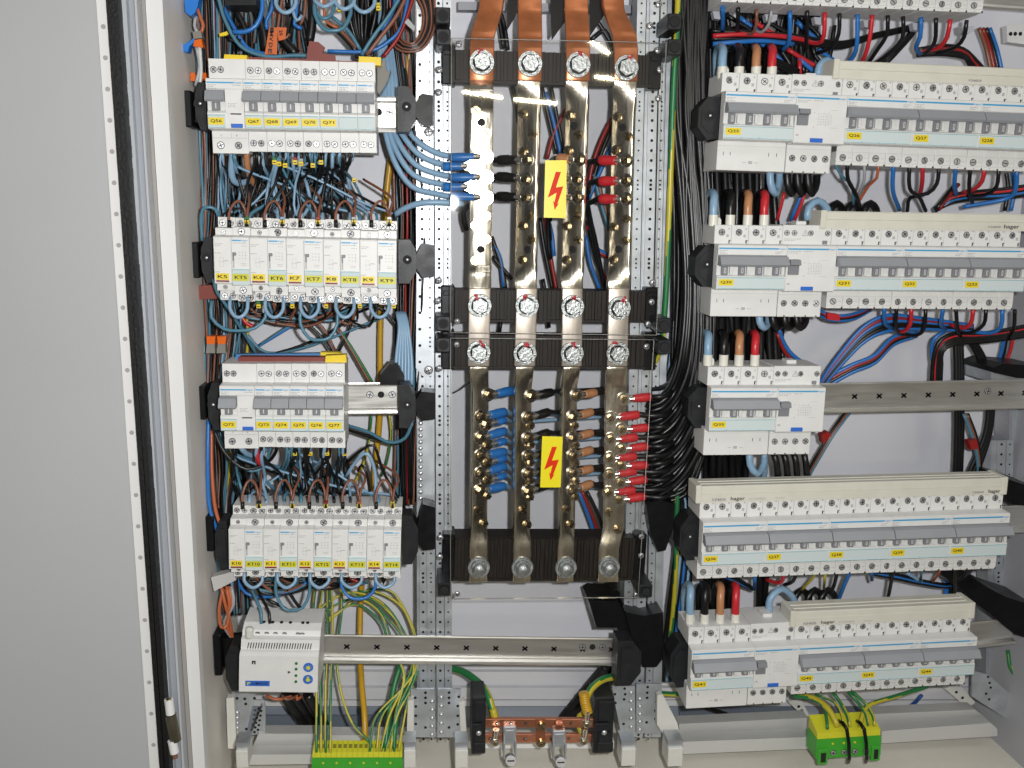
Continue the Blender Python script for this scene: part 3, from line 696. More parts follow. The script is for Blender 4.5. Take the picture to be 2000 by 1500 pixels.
# ------------------------------------------------------------------ mounting rails
def rail(label, u0, vc0, u1, vc1, h0=0, holes=True, screws_at=(), Y=0, step=25, hstart=14, hmin=0):
    A = P(u0, vc0, Y); B = P(u1, vc1, Y); d = B-A; L = math.hypot(d.x, d.z)
    t = thing('mounting_rail', label, 'mounting rail', A, (0,-math.atan2(d.z,d.x),0), group='galvanised mounting rails')
    prof = [(0,17.5),(0,12.6),(6.5,12.6),(6.5,-12.6),(0,-12.6),(0,-17.5),(1.3,-17.5),(1.3,-13.9),(8,-13.9),(8,13.9),(1.3,13.9),(1.3,17.5)]
    prof = [(0,17.5),(-.4,16),(0,13.6),(5.6,12.8),(6.5,12),(6.5,-12),(5.6,-12.8),(0,-13.6),(-.4,-16),(0,-17.5),(1.5,-17.5),(1.5,-14.6),(8,-13.9),(8,13.9),(1.5,14.6),(1.5,17.5)]
    mb = MB().prism(prof, 0, L)
    if holes:
        x = hstart
        while x < L-6:
            if x > hmin:
                for a in (-1, 1):
                    mb.box(x-1.5,x+1.5,6.2,6.45,-1.5,1.5,1)
                    mb.cyl((x-2.1,6.2,1.8*a),(0,1,0),1.25,.3,8,1,sm=False); mb.cyl((x+2.1,6.2,1.8*a),(0,1,0),1.25,.3,8,1,sm=False)
                    mb.box(x-2.6,x+2.6,6.2,6.42,a*2.0-1.0,a*2.0+1.0) if 0 else mb.add([(x-2.6,6.3,a*.8),(x-1.1,6.3,a*2.4),(x+2.6,6.3,-a*.8),(x+1.1,6.3,-a*2.4)], [[0,1,2,3]], 1)
            x += step
    mb.build('profile', [RAIL, HOLE], t)
    for x, kind in screws_at:
        if kind == 'h': MB().cyl((x,6.1,3),(0,1,0),3.6,.4,16,sm=False).build('hole', HOLE, t)
        else: inst('rail_screw', screw_mesh(3.4), t, (x,6.2,3), (0,random.uniform(0,2),0))
    return t
rail('short bare end of the top left rail beside the blank breakers', 404, 219, 778, 224, screws_at=((170,'h'),(181,'s')), holes=False)
rail('rail under the row of contactors K5 to KT9, almost hidden', 418, 507, 780, 512, holes=False)
rail('rail carrying Q72 to Q77, bare at its right half with screws and one dark hole', 430, 781, 781, 778, screws_at=((157,'s'),(169,'h'),(181,'s')), holes=False)
rail('rail under the row of contactors K10 to KT14, hidden but for its end', 446, 1050, 790, 1052, holes=False)
rail('long bare rail with cross-shaped slots running right from the twilight switch', 470, 1266, 1212, 1274, screws_at=((390,'s'),(402,'h'),(414,'s')), step=34.2, hstart=117)
rail('rail of the topmost right row, showing only at the upper right corner', 1400, -58, 2080, -8, holes=False)
rail('rail carrying Q25 to Q28 in the right field', 1395, 223, 2080, 240, holes=False)
rail('rail carrying Q30 to Q33 in the right field', 1385, 515, 2080, 524, holes=False)
rail('bare rail with cross-shaped slots to the right of Q35', 1380, 783, 2080, 768, step=29.5, hstart=28, hmin=150, screws_at=((336,'s'),))
rail('rail carrying Q36 to Q40 with its bare end at the right edge', 1365, 1052, 2060, 1010, holes=False, screws_at=((338,'h'),(350,'s')))
rail('rail carrying Q41 to Q44 with two screws in its bare right end', 1340, 1300, 1985, 1232, holes=False, screws_at=((312,'s'),(324,'h'),(336,'s')))

def bracket(label, u0, v0, u1, v1, side, Y=-34, hole=True, plate_=None, arm=None):
    A = P(u0,v0,Y); B = P(u1,v1,Y); w_, h_ = B.x-A.x, A.z-B.z
    t = thing('rail_bracket', label, 'bracket', ((A.x+B.x)/2, Y, (A.z+B.z)/2), group='black plastic rail end brackets')
    a, b = w_/2, h_/2
    MB().poly([(-a,b*.45),(-a*.2,b),(a,b),(a,-b),(-a*.2,-b),(-a,-b*.45)] if side < 0 else [(a,b*.45),(a*.2,b),(-a,b),(-a,-b),(a*.2,-b),(a,-b*.45)], 0, 26).build('cheek', BLK2, t)
    MB().poly([(-a*.7,b*.35),(-a*.1,b*.7),(a*.7,b*.7),(a*.7,-b*.7),(-a*.1,-b*.7),(-a*.7,-b*.35)] if side < 0 else [(a*.7,b*.35),(a*.1,b*.7),(-a*.7,b*.7),(-a*.7,-b*.7),(a*.1,-b*.7),(a*.7,-b*.35)], -1.5, 0).build('raised_face', BLK2, t)
    if hole:
        hz = b*.1
        MB().cyl((0,-2.4,hz),(0,1,0),6.0,2,22,0,sm=True).cyl((0,-2.6,hz),(0,1,0),4.6,.5,20,1).dome((0,-2.6,hz),(0,-1,0),1.4,.5,8,2).build('screw_socket', [BLK2, HOLE, STEEL], t)
    if plate_:
        C = P(plate_[0],plate_[1],Y+10)-Vector((t.location/S)); D = P(plate_[2],plate_[3],Y+10)-Vector((t.location/S))
        MB().box(C.x, D.x, 10, 40, D.z, C.z, 0, 1).box(min(C.x,D.x)+2, a if side<0 else -a, 22, 36, D.z*.7, C.z*.7).build('wall_flange', BLK, t)
    if arm:
        C = P(arm[0],arm[1],Y+6)-Vector((t.location/S)); D = P(arm[2],arm[3],Y+6)-Vector((t.location/S))
        MB().poly([(C.x,C.z*.4),(C.x+6,C.z),(D.x,C.z*.9),(D.x,D.z*.9),(C.x+6,D.z),(C.x,D.z*.4)], 6, 30).build('arm', BLK, t)
    return t
bracket('black bracket left of the breaker marked Q56', 379,160,405,254, -1, plate_=(357,176,376,248))
bracket('black bracket right of the short rail end in the top left row', 776,168,812,258, 1, arm=(812,182,846,246))
bracket('black bracket left of the contactor K5', 391,463,418,552, -1, plate_=(369,473,390,543))
bracket('black bracket right of the timer relay KT9', 778,468,813,554, 1, arm=(813,476,850,543))
bracket('black bracket left of the breaker marked Q72', 404,748,431,840, -1, plate_=(383,755,403,820))
bracket('black bracket at the right end of the rail of Q77', 779,752,812,836, 1, arm=(812,765,850,822))
bracket('black bracket left of the contactor K10', 418,1018,447,1112, -1, hole=False, plate_=(398,1010,420,1077))
bracket('black bracket right of the timer relay KT14', 785,1008,817,1102, 1, hole=False, arm=(815,985,850,1075))
bracket('black bracket left of the white twilight switch', 438,1262,469,1348, -1, hole=False, plate_=(415,1240,434,1320))
bracket('long black bracket at the right end of the bare bottom rail', 1207,1252,1250,1338, 1, hole=False)
bracket('black bracket left of the breaker marked Q25', 1366,188,1406,272, -1)
bracket('black bracket left of the breaker marked Q30', 1360,480,1400,560, -1)
bracket('black bracket left of the breaker marked Q35', 1346,757,1382,836, -1)
bracket('black bracket left of the breaker marked Q36', 1330,1008,1363,1094, -1)
bracket('black bracket left of the breaker marked Q41', 1311,1255,1346,1342, -1, hole=False)
def blackshape(name, label, poly, Y, th, cat='bracket', mt=None, group=None):
    return plate(name, label, poly, Y, th, mt or BLK, cat=cat, group=group)
blackshape('corner_arm', 'large black plastic arm standing on the bare bottom rail at its right end', [(1152,1180),(1160,1173),(1207,1175),(1222,1200),(1260,1208),(1262,1290),(1222,1270),(1205,1226),(1165,1226)], -6, 50)
blackshape('corner_arm', 'black plastic arm behind the bottom rail bracket, between both lower uprights', [(1221,1195),(1258,1203),(1295,1196),(1296,1285),(1282,1303),(1255,1303),(1240,1270)], -14, 60)
blackshape('corner_arm', 'black plastic arm hooked on the upright above the lowest rail, beside the lug cables', [(1262,985),(1285,975),(1318,985),(1316,1030),(1300,1075),(1285,1078),(1270,1040)], -10, 40)
blackshape('corner_arm', 'black sloping arm over the right end of the lowest right rail', [(1880,1152),(1930,1148),(1965,1166),(2040,1190),(2040,1258),(1980,1238),(1935,1200),(1900,1175)], -8, 60)
blackshape('corner_arm', 'black arm beside the comb cover end of the long lower right row', [(1957,932),(2040,960),(2040,992),(1975,985),(1957,965)], -10, 60)
blackshape('corner_arm', 'black cap on the galvanised block at the right end of the bare right rail', [(1940,718),(1960,710),(2040,716),(2040,740),(1985,738),(1942,728)], -2, 60)
plate('rail_block', 'light grey block under the black cap beside the bare right rail', [(1936,716),(1985,735),(2040,738),(2040,746),(1936,746)], 6, 50, ZINC)
blackshape('rail_holder', 'black holder above the rail of Q77 in front of the light blue cables', [(742,733),(760,712),(776,710),(790,735),(790,752),(742,752)], -4, 30)

# ------------------------------------------------------------------ busbars
class Bar:
    def __init__(s, name, label, secs, wd, th, mt, cat='busbar', group=None):
        # secs: (v, u centre, Y, twist in degrees); right edge comes forward when the twist is positive
        s.secs = secs; s.wd = wd; s.th = th
        s.t = thing(name, label, cat, P(secs[-1][1], secs[-1][0], secs[-1][2]), group=group); s.c = s.t.location/S
        mb = MB(); ring = []
        vv = []
        for k in range(len(secs)-1):
            n = max(1, int(abs(secs[k+1][0]-secs[k][0])/6)) if (secs[k][3] != secs[k+1][3] or secs[k][2] != secs[k+1][2]) else 1
            vv += [lin(secs[k][0], secs[k+1][0], j/n) for j in range(n)]
        vv.append(secs[-1][0]); o = 0
        for v in vv:
            C, a, nn = s.at(v); w2 = s.wd/2*s.wf(v)
            for (i, j) in ((-1,1),(1,1),(1,-1),(-1,-1)): mb.v.append(C+a*w2*i+nn*(th/2*(j-1))-s.c)
        n = len(vv)
        for k in range(n-1):
            for j in range(4):
                mb.f.append([k*4+j, k*4+(j+1)%4, (k+1)*4+(j+1)%4, (k+1)*4+j]); mb.m.append(0); mb.s.append(True if 0 else False)
        mb.f += [[3,2,1,0],[(n-1)*4+j for j in range(4)]]; mb.m += [0,0]; mb.s += [False,False]
        s.bar = mb.build('bar', mt, s.t)
        md = s.bar.modifiers.new('edge', 'BEVEL'); md.width = .0011; md.segments = 2; md.limit_method = 'ANGLE'; md.angle_limit = .9
        for p in s.bar.data.polygons: p.use_smooth = True
    def wf(s, v): return 1
    def at(s, v):
        q = s.secs
        for k in range(len(q)-1):
            if q[k][0] <= v <= q[k+1][0] or k == len(q)-2:
                x = (v-q[k][0])/(q[k+1][0]-q[k][0]); x = min(1, max(0, x)); e = x*x*(3-2*x)
                u = lin(q[k][1], q[k+1][1], x); Y = lin(q[k][2], q[k+1][2], e); th = math.radians(lin(q[k][3], q[k+1][3], e))
                if v < q[0][0]: u = q[0][1]
                return P(u, v, Y), Vector((math.cos(th), -math.sin(th), 0)), Vector((-math.sin(th), -math.cos(th), 0))
    def on(s, u, v):
        C, a, nn = s.at(v); Q = P(u, v, C.y); off = (Q.x-C.x)/max(.4, a.x); off = max(-s.wd*.42, min(s.wd*.42, off)); return C+a*off, a, nn
def bolt(bar, u, v, mark, cup=False):
    C, a, nn = bar.on(u, v); c = C-bar.c
    t = bpy.data.objects.new('bolt', None); COL.objects.link(t); t.empty_display_size = .01; t.parent = bar.t; t.location = c*S
    mb = MB().cyl((0,0,0), nn, 12.6, 2.2, 36, 0, r2=12.0).cyl(nn*2.2, nn, 9.1, .15, 24, 1, sm=False)  # thin dark ring painted as the shaded gap round the bolt head
    for k in range(40):
        an = k*math.pi/20; mb.box(0,0,0,0,0,0) if 0 else mb.tube([Vector((math.cos(an)*9.3,0,math.sin(an)*9.3))+nn*2.3, Vector((math.cos(an)*11.6,0,math.sin(an)*11.6))+nn*2.3], .3, 4, caps=False)
    mb.build('washer', [BOLT, HOLE], t)
    if cup: MB().cyl(nn*2.2, nn, 8.8, 5, 24, 0).dome(nn*7.2, nn, 8.0, 4.5, 20, 0).build('dome_nut', BOLT, t)
    else:
        mb = MB().cyl(nn*2.2, nn, 8.4, 5.6, 6, 0, sm=False, a0=random.uniform(0,1), r2=8.2).cyl(nn*7.8, nn, 6.6, .8, 20, 0)
        for k in range(5):
            an = random.uniform(0,6); mb.cyl(Vector((math.cos(an)*3.6,0,math.sin(an)*3.6))+nn*8.5, nn, .8, .35, 6)
        mb.build('hex_head', BOLT, t)
    if mark:
        r = random.Random(int(u*7+v)); mb = MB()
        for k in range(7):
            p = Vector((mark+r.uniform(-2.0,2.0), 0, 8.5+r.uniform(-2.4,3.6))); mb.dome(p+nn*(2.2), nn, r.uniform(1.0,1.9), .5, 8)
        mb.build('paint_mark', REDM, t)
def bscrew(bar, u, v, mt=None):
    C, a, nn = bar.on(u, v); c = C-bar.c
    def f():
        mb = MB().cyl((0,0,0),(0,-1,0),4.7,1.2,20,0).cyl((0,-1.2,0),(0,-1,0),4.3,3.0,6,0,sm=False,r2=4.0)
        mb.box(-4.2,4.2,-4.35,-3.6,-.45,.45,1); return mb.mesh('bar_screw', [BRASS, HOLE])
    o = inst('bar_screw', cached('bscrew', f), bar.t, c)
    o.rotation_euler = (Matrix.Rotation(math.atan2(-nn.x, -nn.y)*-1, 3, 'Z') @ Matrix.Rotation(random.uniform(0,3), 3, 'Y')).to_euler()
def bhole(bar, u, v, r=4.0):
    C, a, nn = bar.on(u, v); MB().cyl(C-bar.c+nn*.1, -nn, r, .3, 16, sm=False).build('screw_hole', HOLE, bar.t)
YB = -16
T1 = [(941,122),(1035,125),(1129,127),(1223,133)]; T2 = [(937,597),(1029,597),(1118,599),(1209,602)]
T3 = [(935,688),(1025,690),(1117,690),(1206,690)]; T4 = [(935,1108),(1020,1108),(1105,1108),(1189,1107)]
names = ('first', 'second', 'third', 'fourth')
up_sc = [[(929,216),(951,260),(928,286),(928,441),(950,422),(950,467),(928,509)],
 [(1022,222),(1040,263),(1023,296),(1035,422),(1022,441),(1037,468),(1021,508)],
 [(1113,225),(1131,265),(1111,293),(1128,423),(1108,442),(1128,468),(1107,508)],
 [(1207,228),(1226,267),(1204,293),(1222,427),(1200,443),(1220,470),(1199,508)]]
lo_sc = [[(950,834),(952,872),(952,902),(953,936),(951,970),(932,995),(945,1023)],
 [(1036,832),(1038,870),(1038,905),(1038,940),(1038,972),(1020,995),(1030,1025)],
 [(1122,832),(1124,870),(1124,905),(1124,940),(1124,972),(1104,993),(1114,1024)],
 [(1188,1000),(1206,1034)]]
bars_u, bars_l, bars_m = [], [], []
for i in range(4):
    tw_ = 0 if i == 0 else 33
    um = [941,1030,1124,1216][i]; ub = [938,1024,1116,1208][i]
    copper = Bar('copper_strip', ['first insulated copper strip from the left, bending left at the top','second insulated copper strip from the left, nearly straight','third insulated copper strip from the left, with a crease near the top','fourth insulated copper strip, bending right at the top edge'][i],
       [(-60,[966,1035,1126,1195][i],8,0),(15,[958,1035,1126,1200][i],4,[14,0,0,-18][i]),(70,[943,1036,1129,1220][i],-12,[-6,0,0,8][i]),(95,T1[i][0]+.5,YB-6,0),(158,T1[i][0]-.5,YB-6,0)], 24.5, 6, COPPER, cat='copper strip', group='insulated copper strips feeding the busbars')
    b = Bar('upper_busbar', '%s upper tinned busbar from the left, %s'%(names[i], 'flat and facing the viewer' if i == 0 else 'twisted below its top bolt'),
       [(112,T1[i][0]-1,YB+1,0),(158,T1[i][0]-1.5,YB-3,0),(205 if i else 178,lin(T1[i][0],um,.8),YB+ (2 if i else -9),tw_),(222,um,YB+2,tw_),(515,ub,YB+2,tw_),(535 if i == 0 else 556,lin(ub,T2[i][0],.5),YB-2,0),(572,T2[i][0],YB-1,0)], 24.0, 6 if i == 0 else 7.5, TIN, group='upper tinned busbars')
    bars_u.append(b); bolt(b if 0 else copper, T1[i][0], T1[i][1], [-1,0,2,3][i])
    for u, v in up_sc[i]: bscrew(b, u, v)
    if i != 1: bhole(b, [940,0,1121,1216][i], [239,0,246,249][i])
    bhole(b, [939,1030,1118,1208][i], [487,487,487,487][i])
    lt = -26 if i < 3 else 0
    mdl = Bar('link_bar', '%s short brushed link bar from the left, bolted across the two middle supports'%names[i], [(563,T2[i][0],YB-4,0),(716,T3[i][0],YB-4,0)], [23,22.5,22,22.5][i], 5, TINM, group='link bars between upper and lower busbars')
    bolt(mdl, T2[i][0], T2[i][1], [-3,-2,1,4][i]); bolt(mdl, T3[i][0], T3[i][1], [3,1,1,-4][i]); bars_m.append(mdl)
    ul = [940,1024,1114,1203][i]; ul2 = [937,1021,1110,1199][i]
    b = Bar('lower_busbar', '%s lower tinned busbar from the left, %s'%(names[i], ('twisted, with blue sleeved lugs','twisted, with black sleeved lugs','twisted, with brown sleeved lugs','flat, with red sleeved lugs')[i]),
       [(716,T3[i][0],YB-2,0),(760,ul,YB+3,lt),(1032,ul2,YB+3,lt),(1072,T4[i][0],YB,0),(1138,T4[i][0]-.5,YB,0)], [20,20,19,23][i] if i < 3 else 23.5, 7 if i < 3 else 5, TIN, group='lower tinned busbars')
    bars_l.append(b); bolt(b, T4[i][0], T4[i][1], 0, True)
    for u, v in lo_sc[i]: bscrew(b, u, v)
# ribbed supports under the bars
def support(label, u0, va0, vb0, u1, va1, vb1, Y=-9, big=False):
    A = P(u0,va0,Y); B = P(u0,vb0,Y); C = P(u1,va1,Y); L = (C-A).length; h_ = (A-B).length
    t = thing('busbar_support', label, 'busbar support', (A+B)/2, (0,-math.atan2((C-A).z,(C-A).x),0), group='dark ribbed busbar supports')
    mb = MB(); mb.box(0,L,3,32,-h_/2,h_/2); x = 0; r = random.Random(int(va0))
    while x < L-3:
        w_ = r.choice((3.2,4.2,5.2)); mb.box(x+.3, min(L,x+w_-.3), r.choice((0,0,-1.2)), 4, -h_/2+r.uniform(0,.6), h_/2-r.uniform(0,1.2)); x += w_
    mb.box(-2,L+2,-.6,6,-h_/2-2.4,-h_/2); mb.build('ribbed_block', SUP, t)
    for sx in (-14, L): MB().box(sx, sx+14, 2, 30, -h_/2-4, h_/2+4, 0, 1).box(sx+2,sx+12,-1,3,h_/2-6,h_/2-1,0,.5).build('end_holder', BLK, t)
    if big: MB().box(4, L-4, 4, 34, -h_/2-5, -h_/2+1).build('lower_lip', SUP, t)
    return t
support('uppermost ribbed busbar support, across the copper strips', 890,96,156, 1268,107,170)
support('second ribbed busbar support, at the foot of the upper busbars', 888,566,624, 1262,569,628)
support('third ribbed busbar support, at the head of the lower busbars', 888,655,715, 1260,658,718)
support('lowest ribbed busbar support, under the dome nuts', 888,1052,1130, 1240,1052,1130, big=True)
SCL = []
for k, (u, v) in enumerate(((858,136),(857,180),(896,86),(857,548),(855,588),(893,628),(858,720),(892,673),(1285,98),(1289,136),(1287,192),(1275,552),(1273,590),(1266,633),(1263,677),(860,1050),(859,1088),(1253,1048),(1252,1085),(1243,1162),(893,1160),(1287,8),(1270,50))):
    SCL.append((u, v, sscrew(u, v, -16, 3.4, 'screw')))
for side, L_s in (('left', [q for q in SCL if q[0] < 1000]), ('right', [q for q in SCL if q[0] > 1000])):
    for k, q in enumerate(sorted(L_s, key=lambda q: q[1])):
        q[2]['label'] = 'small bright cross-head screw %s of the busbars, %s from the top'%(side, 'first second third fourth fifth sixth seventh eighth ninth tenth eleventh twelfth thirteenth'.split()[k])
for (u, v, lb) in ((865,30,'upper left pair, top'),(866,72,'upper left pair, bottom'),(866,632,'middle left pair, top'),(866,674,'middle left pair, bottom'),(868,1152,'lower left corner of the lower clear cover'),(1318,42,'upper right pair, top'),(1318,92,'upper right pair, bottom'),(1297,636,'middle right pair, top'),(1298,678,'middle right pair, bottom'),(1262,1155,'lower right corner of the lower clear cover')):
    t = thing('cover_holder', 'square black cover holder, '+lb, 'cover holder', P(u,v,-40), group='square black cover holders')
    MB().box(-7.2,7.2,0,44,-7.6,7.6,0,1).build('block', BLK2, t)
    MB().cyl((0,-.2,0),(0,1,0),4.9,.4,20,1,sm=False).cyl((0,-.8,0),(0,1,0),5.4,.7,20,0,r2=5.6).cyl((0,-.9,0),(0,1,0),4.6,.3,20,1,sm=False).build('round_recess', [BLK, HOLE], t)
# clear covers and warning stickers
def cover(label, cs, Y):
    t = thing('clear_cover', label, 'clear cover', sum((P(u,v,Y) for u,v in cs), Vector())/4, group='clear acrylic covers'); c = t.location/S
    A = [P(u,v,Y)-c for u,v in cs]; B = [a+Vector((0,3,0)) for a in A]
    MB().add(A+B, [[0,1,2,3],[7,6,5,4],[0,4,5,1],[1,5,6,2],[2,6,7,3],[3,7,4,0]]).build('sheet', GLASS, t)
    mb = MB(); Bc = [a+Vector((0,1.5,0)) for a in A]
    for k in range(4): mb.tube([Bc[k], Bc[(k+1)%4]], .35, 4)
    mb.build('polished_edge', mat('acrylic_edge', (.45,.44,.40), .2), t)
cover('upper clear acrylic cover in front of the upper busbars', [(882,74),(1302,83),(1283,655),(880,650)], -44)
cover('lower clear acrylic cover in front of the lower busbars', [(880,661),(1278,664),(1247,1168),(880,1171)], -44)
def sticker(label, cs, Y=-44.6):
    t = thing('warning_sticker', label, 'warning sticker', P((cs[0][0]+cs[2][0])/2, (cs[0][1]+cs[2][1])/2, Y), group='yellow warning stickers'); c = t.location/S
    A = [P(u,v,Y)-c for u,v in cs]; B = [a+Vector((0,.4,0)) for a in A]
    MB().add(A+B, [[0,1,2,3],[7,6,5,4],[0,4,5,1],[1,5,6,2],[2,6,7,3],[3,7,4,0]]).build('backing', STICK, t)
    def q(x, y): a = A[0].lerp(A[1], x); b = A[3].lerp(A[2], x); return a.lerp(b, y)+Vector((0,-.15,0))
    pts = [(.50,.20),(.74,.20),(.52,.47),(.86,.45),(.60,.76),(.68,.74),(.49,.86),(.40,.70),(.47,.73),(.56,.56),(.16,.65)]
    MB().add([q(*p) for p in pts], [list(range(11))]).build('lightning_arrow', STRED, t)
sticker('yellow sticker with red lightning arrow on the upper clear cover', [(1065,313),(1107,313),(1105,426),(1062,425)])
sticker('yellow sticker with red lightning arrow on the lower clear cover', [(1059,852),(1099,853),(1095,952),(1055,952)])
# ------------------------------------------------------------------ feet, earth bars, terminal blocks
def foot(label, poly, Y, holes, chain=None):
    t = plate('foot_plate', label, poly, Y, 3, ZINC, holes, 1.7, group='galvanised foot plates at the bottom of the uprights')
    if chain:
        mb = MB(); c = t.location/S
        for k in range(5): mb.dome(P(chain[0], lin(chain[1],chain[2],k/4), Y)-c, (0,-1,0), 3.0, 2.2, 12, 0)
        mb.build('screw_row', STEEL, t)
    return t
foot('foot plate left of the gap under the left upright pair, partly behind the green wires', [(803,1346),(848,1346),(850,1440),(798,1440)], -8, [(811,1363),(831,1353),(831,1363),(831,1373),(812,1380),(812,1398),(812,1414),(831,1421)], (844,1370,1435))
foot('foot plate under the left upright pair, beside the black earth bar support', [(855,1346),(900,1346),(904,1440),(855,1440)], -8, [(877,1353),(877,1363),(896,1361),(877,1373),(894,1379),(894,1398),(894,1415),(877,1421)], (862,1362,1430))
foot('foot plate under the bottom rail bracket, right of the copper earth bars', [(1195,1340),(1240,1340),(1240,1440),(1214,1440)], -8, [(1220,1345),(1201,1356),(1221,1356),(1219,1366),(1202,1373),(1218,1414)], (1233,1353,1420))
foot('foot plate under the narrow upright, left of the slanting white lever', [(1243,1336),(1290,1336),(1292,1432),(1243,1432)], -8, [(1265,1342),(1264,1353),(1283,1352),(1264,1363),(1282,1371),(1280,1388),(1280,1404),(1263,1411)], (1250,1365,1425))
foot('foot plate at the left wall, below the twilight switch', [(452,1352),(500,1352),(488,1400),(478,1442),(458,1442)], 10, [(463,1364),(478,1365),(497,1364),(480,1375),(481,1424)], (463,1392,1432))
foot('foot plate in the lower right corner under the far upright', [(1900,1310),(1930,1318),(2010,1388),(2010,1420),(1960,1400),(1898,1360)], 20, [(1930,1322),(1933,1334),(1935,1343),(1926,1355),(1932,1366)])
def wblock(label, u0, v0, u1, v1, Y=-62):
    A = P(u0,v0,Y); B = P(u1,v1,Y); t = thing('end_block', label, 'block', ((A.x+B.x)/2,Y,B.z), group='white plastic end blocks on the floor')
    w2 = (B.x-A.x)/2; h_ = A.z-B.z
    MB().box(-w2,w2,0,26,0,h_,0,.8).cyl((0,-.6,h_*.5),(0,1,0),3.4,.7,18,0).build('cap', WHT2, t)
    MB().box(-w2,w2,4,26,h_,h_+7,0).build('metal_neck', ZINC, t)
wblock('white end block at the lower left, below the foot plate at the left wall', 460,1467,485,1500); wblock('white end block right beside the long green terminal block', 789,1466,812,1500)
wblock('white end block left of the black earth bar support', 889,1466,914,1500); wblock('white end block below the right foot plate pair, left one', 1215,1463,1241,1496); wblock('white end block at the lower end of the slanting white lever', 1306,1462,1333,1497)
plate('white_lever', 'slanting white plastic lever beside the lowest right breaker row', [(1284,1358),(1294,1356),(1323,1412),(1331,1450),(1316,1462),(1300,1440),(1283,1415)], -30, 8, WHT2, cat='lever')
plate('white_lever', 'short white plastic lever between the green terminal wires and the left foot plates', [(797,1369),(808,1366),(808,1440),(794,1440)], -16, 8, WHT2, cat='lever')
plate('white_lever', 'short white plastic lever between the foot plate and the left black earth bar support', [(897,1372),(907,1368),(912,1440),(900,1440)], -16, 8, WHT2, cat='lever')
plate('white_lever', 'upright white plastic strip at the left wall below the twilight switch', [(442,1364),(457,1362),(461,1440),(458,1462),(445,1462)], 0, 8, WHT2, cat='lever')
def floorbeam(label, cs, Y, mt=None, th=18): plate('floor_rail', label, cs, Y, th, mt or FRS, cat='floor rail', group='galvanised rails lying on the cabinet floor')
floorbeam('upper galvanised floor rail left of the long green terminal block', [(505,1433),(640,1433),(640,1470),(488,1472)], 30)
floorbeam('lower galvanised floor rail left of the long green terminal block', [(486,1474),(640,1473),(640,1492),(484,1494)], 6)
floorbeam('galvanised floor rail behind the wires of the long green terminal block', [(640,1436),(800,1436),(800,1450),(640,1450)], 34)
floorbeam('upper galvanised floor rail left of the short green terminal block', [(1326,1414),(1578,1402),(1592,1420),(1592,1438),(1328,1444)], 30)
floorbeam('lower galvanised floor rail left of the short green terminal block', [(1333,1449),(1590,1439),(1590,1462),(1335,1473)], 6)
floorbeam('upper galvanised floor rail right of the short green terminal block', [(1700,1395),(1905,1386),(1925,1402),(1716,1416)], 30)
floorbeam('lower galvanised floor rail right of the short green terminal block', [(1722,1428),(1935,1412),(1948,1424),(1948,1438),(1722,1452)], 6)
floorbeam('pale rail between the copper earth bars and the cabinet floor', [(915,1447),(1200,1447),(1200,1462),(915,1462)], 40, PAINT)
plate('floor_grille', 'perforated sheet seen edge-on between the twilight switch and the floor rail', [(516,1370),(519,1384),(518,1432),(490,1436)], 34, 2, ZINC, [(505+6*(k%2)-k*.8, 1384+k*4.6, 1.6) for k in range(11)], cat='grille')
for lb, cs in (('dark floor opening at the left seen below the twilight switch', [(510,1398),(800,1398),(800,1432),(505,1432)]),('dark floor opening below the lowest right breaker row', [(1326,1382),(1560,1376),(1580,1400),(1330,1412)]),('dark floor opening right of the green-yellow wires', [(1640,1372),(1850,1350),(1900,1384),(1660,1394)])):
    plate('floor_opening', lb, cs, 100, 3, mat('opening_shade', (.13,.155,.19), .5), cat='opening')  # closed sheets, their dark tone painted as the shade inside openings
plate('slotted_angle', 'white slotted angle standing behind the green-yellow wires of the lowest right row', [(1540,1372),(1562,1362),(1580,1395),(1575,1404)], 70, 6, WHT2, [(1560,1380,2),(1566,1388,2)], cat='angle')
plate('slotted_angle', 'white slotted angle at the lower right beside the foot plate', [(1845,1345),(1872,1335),(1905,1372),(1890,1384)], 70, 6, WHT2, [(1868,1352,2),(1880,1363,2)], cat='angle')
plate('slotted_angle', 'white slotted cable duct piece at the upper right edge', [(1966,50),(2040,40),(2040,92),(1968,82)], 40, 8, PAINT, [(1974,66,2.2),(1983,66,2.2),(1993,66,2.2)], cat='angle')

# copper earth bars
def bar_h(label, u0, v0, u1, v1, h_, Y, holes):
    A = P(u0,v0,Y); B = P(u1,v1,Y); t = thing('earth_bar', label, 'earth bar', A, (0,-math.atan2((B-A).z,(B-A).x),0), group='copper earth bars'); L = (B-A).length
    MB().box(0,L,0,5,-h_/2,h_/2,0,.4).build('bar', CUBAR, t); mb = MB()
    for x in holes: mb.cyl((L*x,-.15,0),(0,1,0),1.9,.3,12,1,sm=False).cyl((L*x+.4,-.2,0),(0,1,0),1.0,.3,8,0)
    mb.build('threaded_hole', [LUG, HOLE], t); return t
bar_h('upper copper earth bar with a row of holes', 945,1413,1171,1413,10.5,-30,[.11,.23,.36,.49,.62,.75,.88])
bar_h('lower copper earth bar, behind the two clamps', 946,1443,1163,1443,10.5,-22,[.05,.2,.36,.6,.76,.9])
t = thing('bar_connector', 'short upright copper link joining both earth bars at the middle', 'link', P(1057,1455,-32)); c = t.location/S
rchild(slab(MB(), [(1047,1405),(1066,1405),(1065,1455),(1047,1455)], -34, 4), 'link', CUBAR, t)
for v in (1417, 1451): 
    o = MB().cyl((0,0,0),(0,-1,0),5.2,1.0,20,0).cyl((0,-1,0),(0,-1,0),4.0,2.2,16,0).box(-3.9,3.9,-3.4,-3,-.4,.4,1).build('screw', [BRASS, HOLE], t); o.location = P(1057,v,-34)*S-t.location; o.rotation_euler = (0,.8 if v<1430 else -.5,0)
